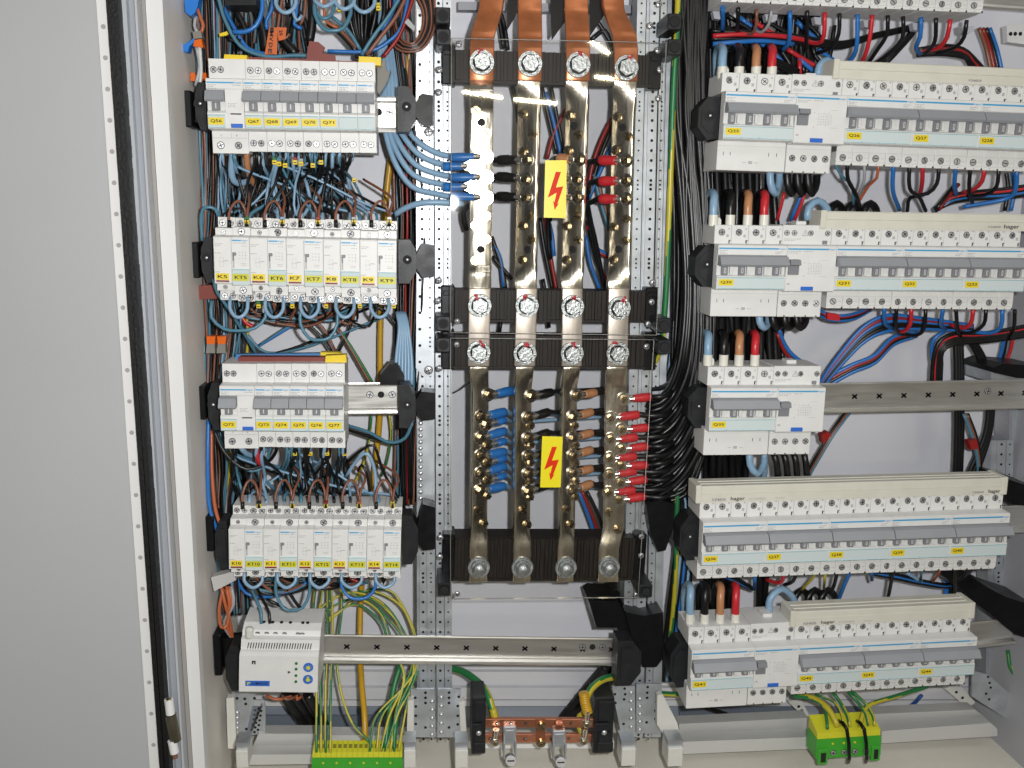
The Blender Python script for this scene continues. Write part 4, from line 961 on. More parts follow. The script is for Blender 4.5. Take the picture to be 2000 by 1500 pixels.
for lb, u0, u1, v0, v1 in (('left black support of the copper earth bars', 922,948,1366,1476),('right black support of the copper earth bars', 1163,1197,1366,1474)):
    A = P(u0,v0,-38); B = P(u1,v1,-38); t = thing('earth_bar_support', lb, 'support', ((A.x+B.x)/2,-38,B.z), group='black supports of the copper earth bars'); w2 = (B.x-A.x)/2; h_ = A.z-B.z
    MB().box(-w2,w2,3,40,0,h_,0,1).box(-w2*.6,w2,0,6,h_*.05,h_*.22,0,.6).box(-w2*.6,w2,0,6,h_*.6,h_*.95,0,.6).box(-w2,w2*.4,-2,5,h_*.45,h_*.58,0,.5).build('block', BLK2, t)
    MB().box(-w2*.5,w2*.8,-.4,.5,h_*.24,h_*.4).build('slot', HOLE, t)
    o = MB().dome((0,0,0),(0,-1,0),3.2,2,14).build('screw', STEEL, t); o.location = Vector((0,-.002+.0005,h_*.42*S))
for lb, u, v0, v1 in (('left galvanised screw clamp on the lower earth bar', 996,1424,1484),('right galvanised screw clamp on the lower earth bar, with bare copper strands', 1093,1432,1486)):
    A = P(u-12,v0,-40); B = P(u+12,v1,-40); t = thing('screw_clamp', lb, 'clamp', ((A.x+B.x)/2,-40,B.z), group='screw clamps on the earth bars'); w2 = (B.x-A.x)/2; h_ = A.z-B.z
    MB().box(-w2,w2,4,20,h_*.45,h_,0,1).box(-w2+2,w2-2,3.2,5,h_*.55,h_*.9,0,.5).box(-w2,-w2+1.5,-4,20,h_*.1,h_*.6).box(w2-1.5,w2,-4,20,h_*.1,h_*.6).build('stirrup', ZINC, t)
    MB().cyl((0,-12,h_*.18),(0,1,-.3),5.8,10,20,0).cyl((0,-12.3,h_*.19),(0,1,-.3),4.6,1,16,0).box(-4,4,-13,-12,h_*.17,h_*.2,1).build('clamp_screw', [STEEL, HOLE], t)
    if u > 1050:
        mb = MB()
        for k in range(7): mb.tube([(-3+k*1.1,6,h_*.9),(-3.5+k*1.2,8,h_*1.1),(-3+k*1.0,10,h_*1.35)], .6, 6)
        mb.build('bare_strands', CUBAR, t)
def ring_lug(parent, c, R, a, nn, mt=None):       # ring, barrel and their base frame in world vectors (mm, relative to parent)
    pass
def earthlug(label, u, v, du, dv, Y=-36):
    t = thing('cable_lug', label, 'cable lug', P(u,v,Y), group='tinned lugs on the earth bars'); Q = P(u+du,v+dv,Y)-P(u,v,Y); d = Q.normalized()
    mb = MB().cyl((0,1,0),(0,-1,0),5.4,1.6,20).cyl((0,-.6,0),(0,-1,0),3.6,2.6,6,sm=False).cyl(d*5+Vector((0,0,0)),d,3.2,Q.length-5,14,r2=3.9); mb.build('lug', LUG, t)
    MB().cyl((0,-3.2,0),(0,-1,0),2.4,.8,8,sm=False).build('screw_tip', BRASS, t)
earthlug('lug of the left green-yellow cable on the lower earth bar', 967,1449,2,-24); earthlug('lug of the spiral-wrapped cable on the upper earth bar', 1146,1413,2,-26); earthlug('lug of the rear green-yellow cable on the lower earth bar', 1140,1447,3,-24)

# green-yellow terminal blocks
A = P(614,1446,-20); B = P(787,1446,-20); L = (B-A).length
tb = thing('terminal_block', 'long green and yellow earth terminal block at the bottom left, many wires in its top', 'terminal block', A, (0,-math.atan2((B-A).z,(B-A).x),0))
MB().prism([(0,0),(-15,-5),(-16,-11),(0,-11)], 0, L).build('yellow_top', GYL, tb)
MB().prism([(0,-11.2),(-16.5,-11.2),(-18,-34),(0,-34)], -.5, L+1).box(-2,8,-20,-17,-34,-24,0,.5).box(L-7,L+3,-20,-17,-34,-24,0,.5).build('green_base', GRN, tb)
mb = MB()
for k in range(17):
    x = 3+k*(L-6)/16; mb.prism([(-1,.4),(-15.4,-4.4),(-16.4,-10.6),(-15,-10.6),(-14,-4.6),(-1,-.6)], x-.6, x+.6)
mb.build('partition_ribs', mat('terminal_olive', (.50,.50,.03), .4), tb)
mb = MB()
for k in range(16): x = 3+(k+.5)*(L-6)/16; mb.prism([(-5,-1.5),(-10,-3.15),(-10.1,-2.9),(-5.1,-1.3)], x-1.9, x+1.9)
mb.build('entry_slots', mat('entry_dark_yellow', (.22,.21,.02), .6), tb)
mb = MB()
for k in range(6): mb.cyl((L*(.12+k*.15),-16.9,-17),(0,-1,0),1.3,.6,10)
mb.build('yellow_studs', GYL, tb)
A = P(1592,1424,-40); B = P(1718,1416,-40); L = (B-A).length
tb = thing('terminal_block', 'short green and yellow earth terminal block on the right floor, strapped by two black ties', 'terminal block', A, (0,-math.atan2((B-A).z,(B-A).x),0))
MB().prism([(20,6),(-4,-3),(-5,-10),(20,-10)], 1, L-1).build('yellow_top', GYL, tb)
MB().prism([(20,-10.2),(-5.5,-10.2),(-7,-34),(20,-34)], 0, L).box(2,14,-8.5,-4,-41,-22,0,.6).box(L-12,L-1,-8.5,-4,-41,-22,0,.6).build('green_base', GRN, tb)
MB().box(5,11,-9,-8.4,-38,-26).build('foot_slot', HOLE, tb); MB().box(L-9,L-4,-9,-8.4,-38,-26).build('foot_slot', HOLE, tb)
for k in range(4): inst('clamp_screw', screw_mesh(3.2), tb, (L*(.26+k*.17),-6.9,-28), (0,k,0))
mb = MB()
for k in range(4): mb.cyl((L*(.26+k*.17)-1,-6.3,-16),(0,-1,0),1.5,.5,10)
mb.build('yellow_studs', GYL, tb)
for u in (1668-2, 1710-18):
    t = thing('cable_tie', 'black cable tie round the short green terminal block, %s'%('left one' if u < 1690 else 'right one'), 'cable tie', P(u,1430,-50), group='black cable ties round the short green block')
    c = t.location/S; d_ = -6 if u < 1690 else 2
    MB().tube([P(u-22+d_,1408,-28)-c, P(u-14+d_,1412,-44)-c, P(u-6+d_,1424,-50)-c, P(u-2+d_,1450,-51)-c, P(u-1+d_,1480,-50)-c, P(u-3+d_,1488,-38)-c], 2.1, 8).build('strap', BLK, t)

# ------------------------------------------------------------------ red comb, yellow caps, tags and clips
def rail_part(name, label, cs, Y, th, mt, cat, group=None): return plate(name, label, cs, Y, th, mt, cat=cat, group=group)
rail_part('phase_busbar', 'maroon phase busbar behind the top edge of the upper left breaker row', [(480,111),(702,120),(702,128),(480,119)], -28, 12, MAROON, 'busbar')
rail_part('red_flag', 'torn red plastic flap standing up behind the breaker marked Q69', [(597,119),(604,80),(622,82),(634,92),(630,104),(654,108),(656,122)], -24, 4, MAROON, 'flap')
rail_part('yellow_cap', 'yellow end cap above the breaker marked Q56', [(436,122),(438,106),(482,108),(482,122)], -40, 14, CAPY, 'cap', 'yellow busbar end caps')
rail_part('yellow_cap', 'yellow end cap above the last blank breaker of the top left row', [(700,126),(701,110),(744,112),(744,128)], -42, 14, CAPY, 'cap', 'yellow busbar end caps')
rail_part('phase_busbar', 'dark brown phase busbar lying on top of the row Q72 to Q77', [(465,709),(467,697),(636,698),(638,709)], -30, 12, MAROON, 'busbar')
rail_part('phase_busbar', 'blue neutral busbar behind the dark brown one on the row Q72 to Q77', [(457,708),(461,692),(626,690),(626,698),(466,699)], -14, 8, mat('busbar_blue', (.06,.20,.42), .4), 'busbar')
rail_part('yellow_cap', 'yellow end cap at the right end of the dark brown busbar', [(635,709),(636,695),(676,693),(677,708)], -36, 12, CAPY, 'cap', 'yellow busbar end caps')
rail_part('yellow_cap', 'yellow end cap at the right end of the blue neutral busbar', [(626,695),(626,688),(666,689),(666,694)], -16, 10, CAPY, 'cap', 'yellow busbar end caps')
t = rail_part('clear_end_piece', 'grey transparent end piece with copper contacts right of the top left row', [(737,128),(752,116),(755,140),(763,136),(757,158),(750,170),(742,182),(737,180)], -26, 20, CLR, 'end piece')
tg = thing('orange_tag', 'orange fluted cable tag with black letters above the top left row', 'tag', P(534,105,-10)); c = tg.location/S
rchild(slab(MB(), [(526,52),(542,54),(541,106),(517,106)], -10, .6), 'long_strip', ORT, tg); rchild(slab(MB(), [(541,53),(560,54),(557,76),(544,80)], -8, .6), 'folded_end', ORT, tg)
for s_, v in (('I',58),('M',66),('V',76),('D',88),('E',100)):
    o = text(s_, tg, 0,0,0, 4.6, 3.6, INK, .03, (0, math.pi/2, 0)); o.location = P(531-(v-58)*.08, v, -10.9)*S-tg.location
text('26', tg, *(P(549,64,-8.9)-c), 5, 3.4, INK, .03, (0, 1.4, 0))
def clip(label, pts, r, mt, cat='clip', name='wire_connector', Y=-10):
    t = thing(name, label, cat, P(*pts[0], Y)); c = t.location/S
    MB().tube(spline([P(u,v,Y)-c for u,v in pts], 3), r, 10, rr=None).build('shell', mt, t); return t
def blob(name, label, cs, Y, th, mt, cat): return plate(name, label, cs, Y, th, mt, cat=cat)
blob('twist_cap', 'blue twist-on cap at the top left corner of the wiring', [(360,0),(366,-14),(390,-14),(386,12),(380,26),(372,31),(362,24)], -20, 14, CLIPB, 'cap')
blob('twist_cap', 'blue twist-on cap below the clear connector at the left wall', [(350,90),(366,84),(378,74),(382,80),(370,90),(367,101),(356,100)], -20, 12, CLIPB, 'wire cap')
blob('lever_connector', 'orange lever connector under the blue wire cap at the left wall', [(377,90),(380,78),(393,76),(397,93)], -24, 10, CLIPO, 'connector')
for k, (u, lb) in enumerate(((412,'left'),(433,'right'))):
    t = blob('lever_connector', '%s orange lever connector with clear body, left of the space above Q72'%lb, [(u-9,657),(u+9,657),(u+7,672),(u-8,672)], -22, 12, CLIPO, 'connector')
    c = t.location/S; MB().add([P(a,b,-21)-c for a,b in ((u-8,672),(u+7,672),(u+8,690),(u-10,690))]+[P(a,b,-21)-c+Vector((0,9,0)) for a,b in ((u-8,672),(u+7,672),(u+8,690),(u-10,690))], [[0,1,2,3],[7,6,5,4],[0,4,5,1],[1,5,6,2],[2,6,7,3],[3,7,4,0]]).build('clear_body', CLR, t)
for k, (u, v) in enumerate(((377,150),(398,150))):
    blob('lever_connector', 'small orange connector beside the bracket of the top left row, %s one'%('left','right')[k], [(u-5,v-8),(u+4,v-8),(u+6,v+8),(u-5,v+8)], -4, 9, CLIPO, 'connector')
blob('junction_clip', 'pale grey box-shaped clip hanging askew left of the contactor K10', [(412,1128),(456,1116),(461,1133),(418,1155)], -30, 12, mat('clip_grey', (.50,.49,.48), .4), 'clip')
t = blob('heat_shrink', 'maroon sleeve round the left wires below the row K5 to KT9', [(388,558),(424,556),(425,583),(389,585)], -6, 12, MAROON, 'sleeve')
blob('cable_tag', 'small yellow tag on the wires at the upper left', [(428,66),(443,61),(446,66),(442,69),(429,71)], -16, 3, CAPY, 'tag')
blob('rag_end', 'frayed grey wire end by the coil of brown wires', [(790,44),(797,36),(811,52),(809,62)], -20, 2, WM['grey'], 'wire end')
blob('red_sleeve', 'red tape round the cables at the lower right of the bare right rail', [(1893,862),(1908,858),(1912,876),(1897,879)], 22, 10, WM['darkred'], 'tape') 
blob('red_sleeve', 'red tape round the blue cables just below the row marked Q30', [(1616,611),(1640,614),(1640,627),(1616,624)], -10, 12, WM['red'], 'tape')
blob('red_sleeve', 'red tape on the brown cables slanting down left of the empty right field', [(1604,850),(1618,843),(1624,850),(1608,867)], 16, 10, WM['darkred'], 'tape')
blob('cabinet_device', 'dark underside of a device cut by the upper left picture edge', [(438,-8),(500,-10),(500,10),(440,10)], -30, 30, BLK2, 'device')
blob('busbar_carrier', 'light grey horizontal carrier behind the copper strips at the top', [(895,3),(1240,10),(1240,26),(895,19)], 60, 12, mat('carrier_grey',(.30,.31,.34),.45), 'carrier')
for k, (cs) in enumerate(([(992,-20),(1012,-20),(1008,30),(990,60)], [(1075,-20),(1105,-20),(1104,42),(1078,78)], [(1152,-20),(1186,-20),(1180,30),(1153,70)])):
    blob('insulating_sheet', 'black pointed insulating sheet hanging between the copper strips, %s from the left'%('first','second','third')[k], cs, 10+0*k, 3, BLK, 'insulating sheet')

# ------------------------------------------------------------------ wires
ORD = 'first second third fourth fifth sixth seventh eighth ninth tenth eleventh twelfth thirteenth fourteenth fifteenth sixteenth seventeenth eighteenth nineteenth twentieth'.split()
ORD += ['twenty-'+o for o in ORD[:9]]+['thirtieth']+['thirty-'+o for o in ORD[:9]]+['fortieth']
CN = dict(lightblue='light blue', teal='teal', blue='blue', brown='brown', black='black', red='red', orange='orange', tan='tan', grey='grey', ochre='ochre', green='green', yellow='yellow', darkred='dark red', darkblue='dark blue', white='white')
COUNT = {}
def W(col, r, pts, where, Y=None, group=None, n=8, step=6, stripe=None, cat='wire'):
    if Y is not None: pts = [(p[0], p[1], Y if len(p) < 3 else p[2]) for p in pts]
    nm = 'green-yellow' if stripe else CN[col]
    lb = '%s %s %s'%(nm, 'cable' if r > 2.2 else 'wire', where)
    o = wire(col, r, pts, lb, group or 'wires '+where, name='cable' if r > 2.2 else 'wire', cat='cable' if r > 2.2 else 'wire', n=n, step=step, stripe=stripe)
    COUNT.setdefault(lb, []).append((sum(p[0] for p in pts)/len(pts), o))
    return o
rnd = random.Random(11)
def loom(n, secs, cols, r, where, group, jit=.35, Yr=(10,60), front=None):
    """n single wires through sections (v, u left, u right)"""
    for i in range(n):
        base = (i+.5)/n; Y = rnd.uniform(*Yr); pts = []; col = cols[i%len(cols)] if isinstance(cols, list) else cols
        for (v, a, b) in secs:
            x = base+rnd.uniform(-jit, jit)/math.sqrt(n)*.9; pts.append((a+(b-a)*x, v+rnd.uniform(-3,3), Y+rnd.uniform(-7,7)))
        rr = r*rnd.uniform(.9,1.1)
        o = wire(col, rr, pts, '%s wire, %s from the left %s'%(CN[col], ORD[i], where), group, 'cable' if r > 2.2 else 'wire', 'cable' if r > 2.2 else 'wire', 7, 14)
B_, T_, L_, N_, U_ = 'black','teal','lightblue','brown','blue'
loom(40, [(-50,376,448),(60,380,448),(150,382,450),(280,390,458),(400,392,452),(500,392,440),(610,394,468),(700,396,460),(800,400,440),(900,406,466),(1000,412,452),(1110,424,470),(1200,432,476)],
     ['grey',T_,N_,B_,T_,N_,B_,B_,N_,T_,B_,'orange',B_,T_,B_,N_,U_,B_,T_,N_,B_,B_,L_,B_,'red',T_,B_,N_,T_,'yellow'], 1.35, 'in the upright loom along the left wall', 'wires of the upright loom along the left wall', Yr=(-6,60))
loom(14, [(-50,742,790),(90,758,788),(260,772,812),(420,778,832),(560,772,826),(700,772,822),(850,782,812),(985,788,808)], [B_,B_,N_,B_,B_,'darkred',B_,B_,N_,B_,B_,T_,B_,N_], 1.4, 'in the dark loom left of the left upright', 'wires of the dark loom left of the left upright', Yr=(6,60))
for k in range(6):       # light blue group beside the left upright, below K9
    W(L_, 1.9, [(775+k*3,610,20),(780+k*3.4,640,10),(774+k*6,700,6),(772+k*6.4,752,0)], 'falling from KT9 into the black rail holder', group='light blue wires falling into the black rail holder')
# ochre cable
W('ochre', 3.5, [(800,96,70),(796,130,72),(762,320,76),(748,480,78),(743,640,80),(742,760,80),(740,840,82),(722,1000,84),(706,1150,80),(703,1260,60),(706,1330,30),(712,1400,0),(713,1452,-14)], 'running all the way down right of the left breaker rows')
# coil of brown and black wires at the top
for k in range(8):
    c_ = (N_,B_,N_,B_,B_,N_,B_,N_)[k]; q = k*3.6
    W(c_, 1.3, [(800+q*1.9,-30,-4),(826+q*.9,20,-8),(824+q*.9,60,-10),(808+q*.6,84+q*.5,-12),(790-q*.2,82+q*.7,-10),(776-q*.3,60+q,-4),(770-q*.2,30+q,6)], 'coiled beside the upper left stiffener plate', group='coiled wires beside the upper left stiffener plate')
# big light blue cables to the first busbar
def lugcable(col, sl, bar, u, v, route, label, r=2.9, sleeve_len=17, direction=1, group=None, sr=4.1):
    """ring lug screwed on a bar, its sleeve and the cable"""
    C, a, nn = bar.on(u, v); t = thing('lug_cable', label, 'cable', C, group=group)
    d = (a*direction + Vector((0,0,-.06*direction*0))).normalized()
    d = (a*direction - nn*.10 + Vector((0,0,rnd.uniform(-.05,.09)))).normalized()
    mb = MB().cyl(nn*.3, nn, 7.4, 1.7, 22)
    sd = nn.cross(d).normalized(); mb.add([nn*q+d*a_+sd*b_ for q in (.3,1.8) for a_, b_ in ((0,7.2),(0,-7.2),(11,-3),(11,3))], [[0,1,2,3],[7,6,5,4],[0,4,5,1],[1,5,6,2],[2,6,7,3],[3,7,4,0]])
    mb.cyl(nn*1.6+d*5.8, d, 2.2, 7, 12, r2=4.0)
    mb.build('ring_lug', LUG, t)
    MB().cyl(nn*1.7, nn, 4.6, 1.0, 18, 0).cyl(nn*2.7, nn, 4.1, 3.2, 6, 0, sm=False, a0=rnd.uniform(0,1)).tube([nn*5.9-Vector((2.4,0,2.8)), nn*5.9+Vector((2.4,0,2.8))], .45, 4, 1).build('lug_screw', [BRASS, HOLE], t)
    s0 = nn*1.6+d*10.5; s1 = s0+d*sleeve_len; s1 += Vector((0, 2, 0))
    sr *= 1.16
    mb = MB().tube([s0, s0.lerp(s1,.12), s0.lerp(s1,.42), s0.lerp(s1,.5), s0.lerp(s1,.9), s1], sr, 14, rr=[sr*.86,sr*.98,sr*1.02,sr*1.14,sr*1.1,sr*1.0])
    mb.build('insulating_sleeve', WM[sl], t)
    c = C; pts = [s1-d*3, s1+d*2]+[P(*p)-c for p in route]
    MB().tube(spline(pts, 7), r, 9).build('cable_jacket', WM[col], t)
    return t
for k, (u, v) in enumerate(((950,306),(925,325),(950,346),(925,365),(950,386))):
    q = k*1.0; v1 = v
    lugcable(L_, U_, bars_u[0], u, v, [(900-k*2,v1+0,-10),(862-k*3,v1-4-k,-2),(820-k*4,v1-26+k*1,2),(789-k*5,v1-62-k*3,6),(776-k*7,230,14),(772-k*7,140,26),(766-k*6,60,34),(772-k*5,-40,40)],
      'light blue cable with blue sleeve, %s from the top, on the first upper busbar'%ORD[k], r=3.0, direction=-1, group='light blue cables lugged to the first upper busbar', sleeve_len=20 if k%2 else 26, sr=3.5)
W(L_, 3.2, [(772,420,4),(785,410,-2),(815,398,-8),(850,395,-10),(905,398,-6)], 'curving in below the five lugged ones, ending behind the first busbar')
for k, (u, v) in enumerate(((1030,312),(1028,350),(1028,386))):
    lugcable(B_, B_, bars_u[1], u, v, [(960,v+2,14),(930,v+4,30),(905,v+10+k*20,40),(900,v+60,46)] if k < 2 else [(960,v+2,14),(925,v+8,30),(905,v+30,36),(912,450,40)], 'black cable with black sleeve, %s from the top, lugged to the second upper busbar'%ORD[k], direction=-1, group='black cables lugged to the second upper busbar', sleeve_len=24)
    lugcable(B_, 'tan', bars_u[2], (1131,1127,1127)[k], v, [(1092,v+4,24),(1076,v+10,36),(1070,v+60,50),(1074,v+120,56)], 'black cable with brown sleeve, %s from the top, lugged to the third upper busbar'%ORD[k], direction=-1, group='brown sleeved cables lugged to the third upper busbar', sleeve_len=14)
    lugcable(B_, 'red', bars_u[3], 1222, (314,353,389)[k], [(1158,(316,356,394)[k],8),(1146,(322,366,404)[k],26),(1144+k*8,(380,430,460)[k],40),(1180,560,54)], 'black cable with red sleeve, %s from the top, lugged to the fourth upper busbar'%ORD[k], direction=-1, group='red sleeved cables lugged to the fourth upper busbar', sleeve_len=19)
# lower busbar lugs; cables turn up into the black bundle
rows = [772,813,854,889,923,957]; bn = 0
def upto(u, v, k, tot, un, fr=0):
    rk = min(1, max(0, (v-740)/240)); x = 1318+62*rk+rnd.uniform(-10,10)-un*.08; Y = 10+rk*10+rnd.uniform(-8,16)-fr+un*.8; h = 150+70*rk
    return [(1296, v-5, Y*.6+6), (lin(1296,x,.62), v-h*.20, Y), (lin(1296,x,.95), v-h*.62, Y), (x+7, v-h*1.35, Y), (x+8, 500, Y+2), (x-1, 380, Y+3), (x, 230, Y+3), (x-2, 90, Y), (x-6, -60, Y)]
K = 0
for k, v in enumerate(rows):
    K += 1; lugcable(L_, U_, bars_l[0], (954,938,938,938,938,937)[k], v, [(1008,v-3,28),(1060,v-6,44),(1160,v-6,52),(1240,v-22,62)]+upto(1240,v-20,K,37,62), 'light blue cable with blue sleeve, %s from the top, lugged to the first lower busbar'%ORD[k], r=2.7, group='blue sleeved cables lugged to the first lower busbar', sleeve_len=22, direction=1, sr=4.0)
    K += 1; lugcable(B_, B_, bars_l[1], (1040,1031,1031,1031,1031,1031)[k], v+(3 if k else 2), [(1090,v-8,24),(1150,v-10,40),(1230,v-16,44)]+upto(1240,v-12,K,37,0), 'black cable with black sleeve, %s from the top, lugged to the second lower busbar'%ORD[k], r=2.7, group='black sleeved cables lugged to the second lower busbar', sleeve_len=18, sr=3.9)
    K += 1; lugcable(B_, 'tan', bars_l[2], (1126,1118,1118,1118,1118,1118)[k], v+1, [(1172,v-6,18),(1215,v-10,30)]+upto(1240,v-10,K,37,0), 'black cable with brown sleeve, %s from the top, lugged to the third lower busbar'%ORD[k], r=2.7, group='brown sleeved cables lugged to the third lower busbar', sleeve_len=17, sr=3.9)
    if k in (1,2,3,4):   # second rank of double lugs
        K += 1; lugcable(L_, U_, bars_l[0], 949, v+16, [(1008,v+12,32),(1060,v+8,48),(1160,v+2,56),(1240,v-6,64)]+upto(1240,v,K,37,62), 'light blue cable with blue sleeve tucked below the %s lug of the first lower busbar'%ORD[k], r=2.3, group='blue sleeved cables lugged to the first lower busbar', sleeve_len=15, sr=3.3)
for k, (u, v) in enumerate(((1218,779),(1192,816),(1214,838),(1192,857),(1213,876),(1190,894),(1212,909),(1190,926),(1211,942),(1188,961),(1208,976))):
    K += 1; lugcable(B_, 'red', bars_l[3], u, v, [(1288 if k%2 == 0 else 1275,v-4,-16),(1306,v-10,-8)]+upto(1240,v-10,K,37,14)[1:], 'black cable with red sleeve, %s from the top, lugged to the fourth lower busbar'%ORD[k], r=3.0, group='red sleeved cables lugged to the fourth lower busbar', sleeve_len=20 if k != 1 else 22, sr=3.9)
# further black cables in the bundle
loom(16, [(-60,1312,1396),(120,1312,1394),(260,1316,1392),(420,1314,1390),(560,1312,1376),(700,1310,1372),(820,1318,1362),(930,1322,1362)], 'black', 2.6, 'in the rear of the thick black bundle', 'rear cables of the thick black bundle', Yr=(34,78))
W('green', 3.2, [(1326,-50,-6),(1322,60,-6),(1316,160,-4),(1310,330,0),(1304,500,2),(1299,600,4),(1290,680,8),(1262,740,30)], 'of the protective earth beside the narrow upright', stripe='yellow', n=12)
W('green', 3.0, [(1326,860,40),(1322,1000,30),(1320,1120,24),(1312,1220,30),(1300,1290,40)], 'running down behind the black arm beside the lower right rows', stripe='yellow', n=10)
for k, c_ in enumerate((B_,B_,L_,B_,U_,B_,L_,B_)): W(c_, 2.6, [(1300+k*7,900+k*6,30),(1330+k*4,980,40),(1322+k*4.4,1060,34),(1310+k*5,1160,30),(1298+k*5,1250,34),(1290+k*6,1330,40)], 'passing behind the black arm beside Q41')
for k in range(20):
    v = 776+k*10.6; e = 1338+k*2.7+rnd.uniform(-5,5)
    W(B_, 3.1, [(1262,v+6,6),(1290,v,0),(lin(1290,e,.55),v-30-k*1.2,-8+(k%3)*7),(e-2,v-96-k*4,-10),(e+6,560,-6),(e-2,400,0),(e+rnd.uniform(-30,2),200,4),(e+rnd.uniform(-20,4),-50,8)], 'sweeping up into the front of the black bundle')
# diagonal cables behind the upper busbars
for k, (c_, pts) in enumerate(((B_,[(1058,170),(1072,230),(1088,300)]),(U_,[(1066,180),(1082,240),(1096,305)]),(B_,[(1076,170),(1090,240),(1102,300)]),('darkred',[(1110,205),(1082,260),(1068,310)]),('darkred',[(1200,222),(1176,270),(1158,320),(1148,372)]),(B_,[(1206,226),(1184,275),(1166,325),(1152,380)]),(U_,[(1210,236),(1192,290),(1170,340),(1150,388)]),
    (B_,[(1054,425),(1062,480),(1074,540),(1080,570)]),('darkred',[(1064,425),(1072,480),(1082,540),(1088,570)]),(U_,[(1070,425),(1078,460),(1082,500)]),(U_,[(1144,460),(1152,510),(1164,545),(1172,566)]),(B_,[(1146,430),(1160,490),(1176,540),(1184,566)]),('red',[(1148,440),(1164,500),(1182,545),(1190,560)]),(U_,[(1160,480),(1185,497),(1240,500)]),('darkred',[(1164,488),(1190,503),(1242,508)]),('teal',[(1160,340),(1172,390),(1190,450)]),(N_,[(1166,345),(1180,400),(1196,450)]),
    (B_,[(960,462),(975,505),(984,540),(988,570)]),(B_,[(962,500),(982,525),(1000,545)]),(U_,[(966,480),(978,510),(984,560)]),(B_,[(986,560),(982,600),(975,650)]),(B_,[(966,15),(975,40),(984,95)]),(B_,[(972,15),(984,45),(992,98)]),(U_,[(1130,960),(1150,1010),(1166,1060)]),('darkred',[(1136,958),(1158,1010),(1172,1050)]),(B_,[(1146,960),(1166,1000),(1180,1040)]),(B_,[(1152,80),(1182,60),(1196,100)]),(B_,[(1160,30),(1185,70),(1200,95)]),(B_,[(1000,165),(1008,200),(1012,240)]),(B_,[(1060,545),(1068,590),(1072,640)]))):
    W(c_, 2.4, pts, 'slanting behind the busbars', Y=62)
W(B_, .8, [(884,768),(900,760),(915,748),(935,735)], 'thin, coming out left of the first lower busbar', Y=20)
# thick black cables at the bottom
for k, p in enumerate(([(556,1358,40),(585,1400,60),(615,1440,80)],[(572,1356,44),(602,1398,64),(640,1445,84)],[(600,1356,50),(625,1400,60),(650,1445,80)],[(1210,1300,50),(1170,1350,70),(1110,1402,84)],[(1186,1300,54),(1150,1340,74),(1100,1402,90)],[(1195,1105,70),(1192,1150,72),(1195,1200,74)])): W(B_, 6.5 if k < 5 else 9, p, 'thick, rising from the cabinet floor')
W('green', 4.2, [(786,1334,20),(820,1318,30),(860,1306,40),(900,1310,30),(938,1336,4),(956,1366,-12),(964,1398,-20)], 'bending down to the left end of the copper earth bars', stripe='yellow', n=12)
W('yellow', 4.6, [(962,1384,-19),(966,1398,-22),(969,1412,-24)], 'stub sleeve on the left earth cable')
W('yellow', 4.2, [(1262,1300,30),(1225,1318,10),(1180,1326,-10),(1154,1346,-24),(1145,1366,-30)], 'bending down to the right end of the copper earth bars', stripe='green', n=12)
t = thing('spiral_sleeve', 'yellow spiral-ribbed sleeve on the right earth cable', 'sleeve', P(1146,1385,-32)); c = t.location/S
ps = spline([P(1140,1352,-30)-c, P(1143,1372,-32)-c, P(1148,1392,-34)-c], .6); MB().tube(ps, 5, 16, rr=[5.6+.55*math.sin(i*1.5) for i in range(len(ps))]).build('ribbed_tube', WM['ochre'], t)
W('yellow', 3.4, [(1170,1385,10),(1140,1392,0),(1128,1408,-8),(1136,1430,-24)], 'behind the spiral sleeve')
W('green', 3.0, [(1262,1352,20),(1300,1355,26),(1345,1357,30)], 'level behind the slanting white lever', stripe='yellow', n=10)
# green-yellow wires into the long green terminal block
GYP = [((620,1120),(612,1200),(618,1340),(618,1470)),((634,1118),(622,1220),(626,1350),(627,1470)),((640,1120),(640,1230),(636,1340),(636,1470)),((646,1118),(650,1240),(646,1350),(645,1470)),
 ((660,1130),(668,1180),(658,1300),(682,1400),(724,1452)),
 ((600,1215),(650,1170),(700,1158),(760,1190),(812,1290),(790,1340),(735,1400),(722,1468)),((605,1222),(660,1180),(720,1168),(780,1220),(806,1290),(782,1350),(745,1400),(736,1468)),((612,1228),(670,1190),(700,1170),(745,1200),(770,1270),(788,1330),(760,1400),(744,1468)),
 ((650,1130),(690,1160),(740,1190),(790,1250),(808,1310),(780,1380),(752,1468)),((700,1155),(740,1158),(788,1190),(815,1270),(808,1330),(775,1400),(762,1468)),((640,1215),(690,1180),(740,1210),(762,1262),(790,1320),(772,1400),(770,1468)),((720,1150),(770,1160),(812,1240),(818,1300),(800,1350),(790,1400),(778,1468))]
for k, p in enumerate(GYP): W('yellow' if k%2 else 'green', 1.5, [(u, v, lin(60,-36,max(0,(v-1150))/320) if v > 1150 else 55) for u, v in p], 'entering the long green terminal block', stripe='green' if k%2 else 'yellow', n=8)
W('green', 3.4, [(782,1300,20),(770,1340,10),(760,1400,-10),(752,1462,-30)], 'plain, entering the long green terminal block between thin ones')
W('green', 3.4, [(800,1320,26),(782,1360,10),(772,1420,-20),(768,1462,-30)], 'plain, entering the long green terminal block between thin ones')
W('yellow', 1.5, [(726,806,70),(722,850,72),(712,900,74),(690,950,76)], 'running down below the rail of Q77', stripe='green'); W('green', 1.5, [(760,806,70),(764,850,72),(756,900,74),(745,930,76)], 'running down below the rail of Q77', stripe='yellow')
W(T_, 1.9, [(676,830,30),(720,844,20),(760,864,10),(792,855,4),(806,820,0)], 'sagging below the rail right of Q77'); W(B_, 1.9, [(676,838,30),(720,852,22),(770,866,12),(796,852,6),(808,825,2)], 'sagging below the rail right of Q77')
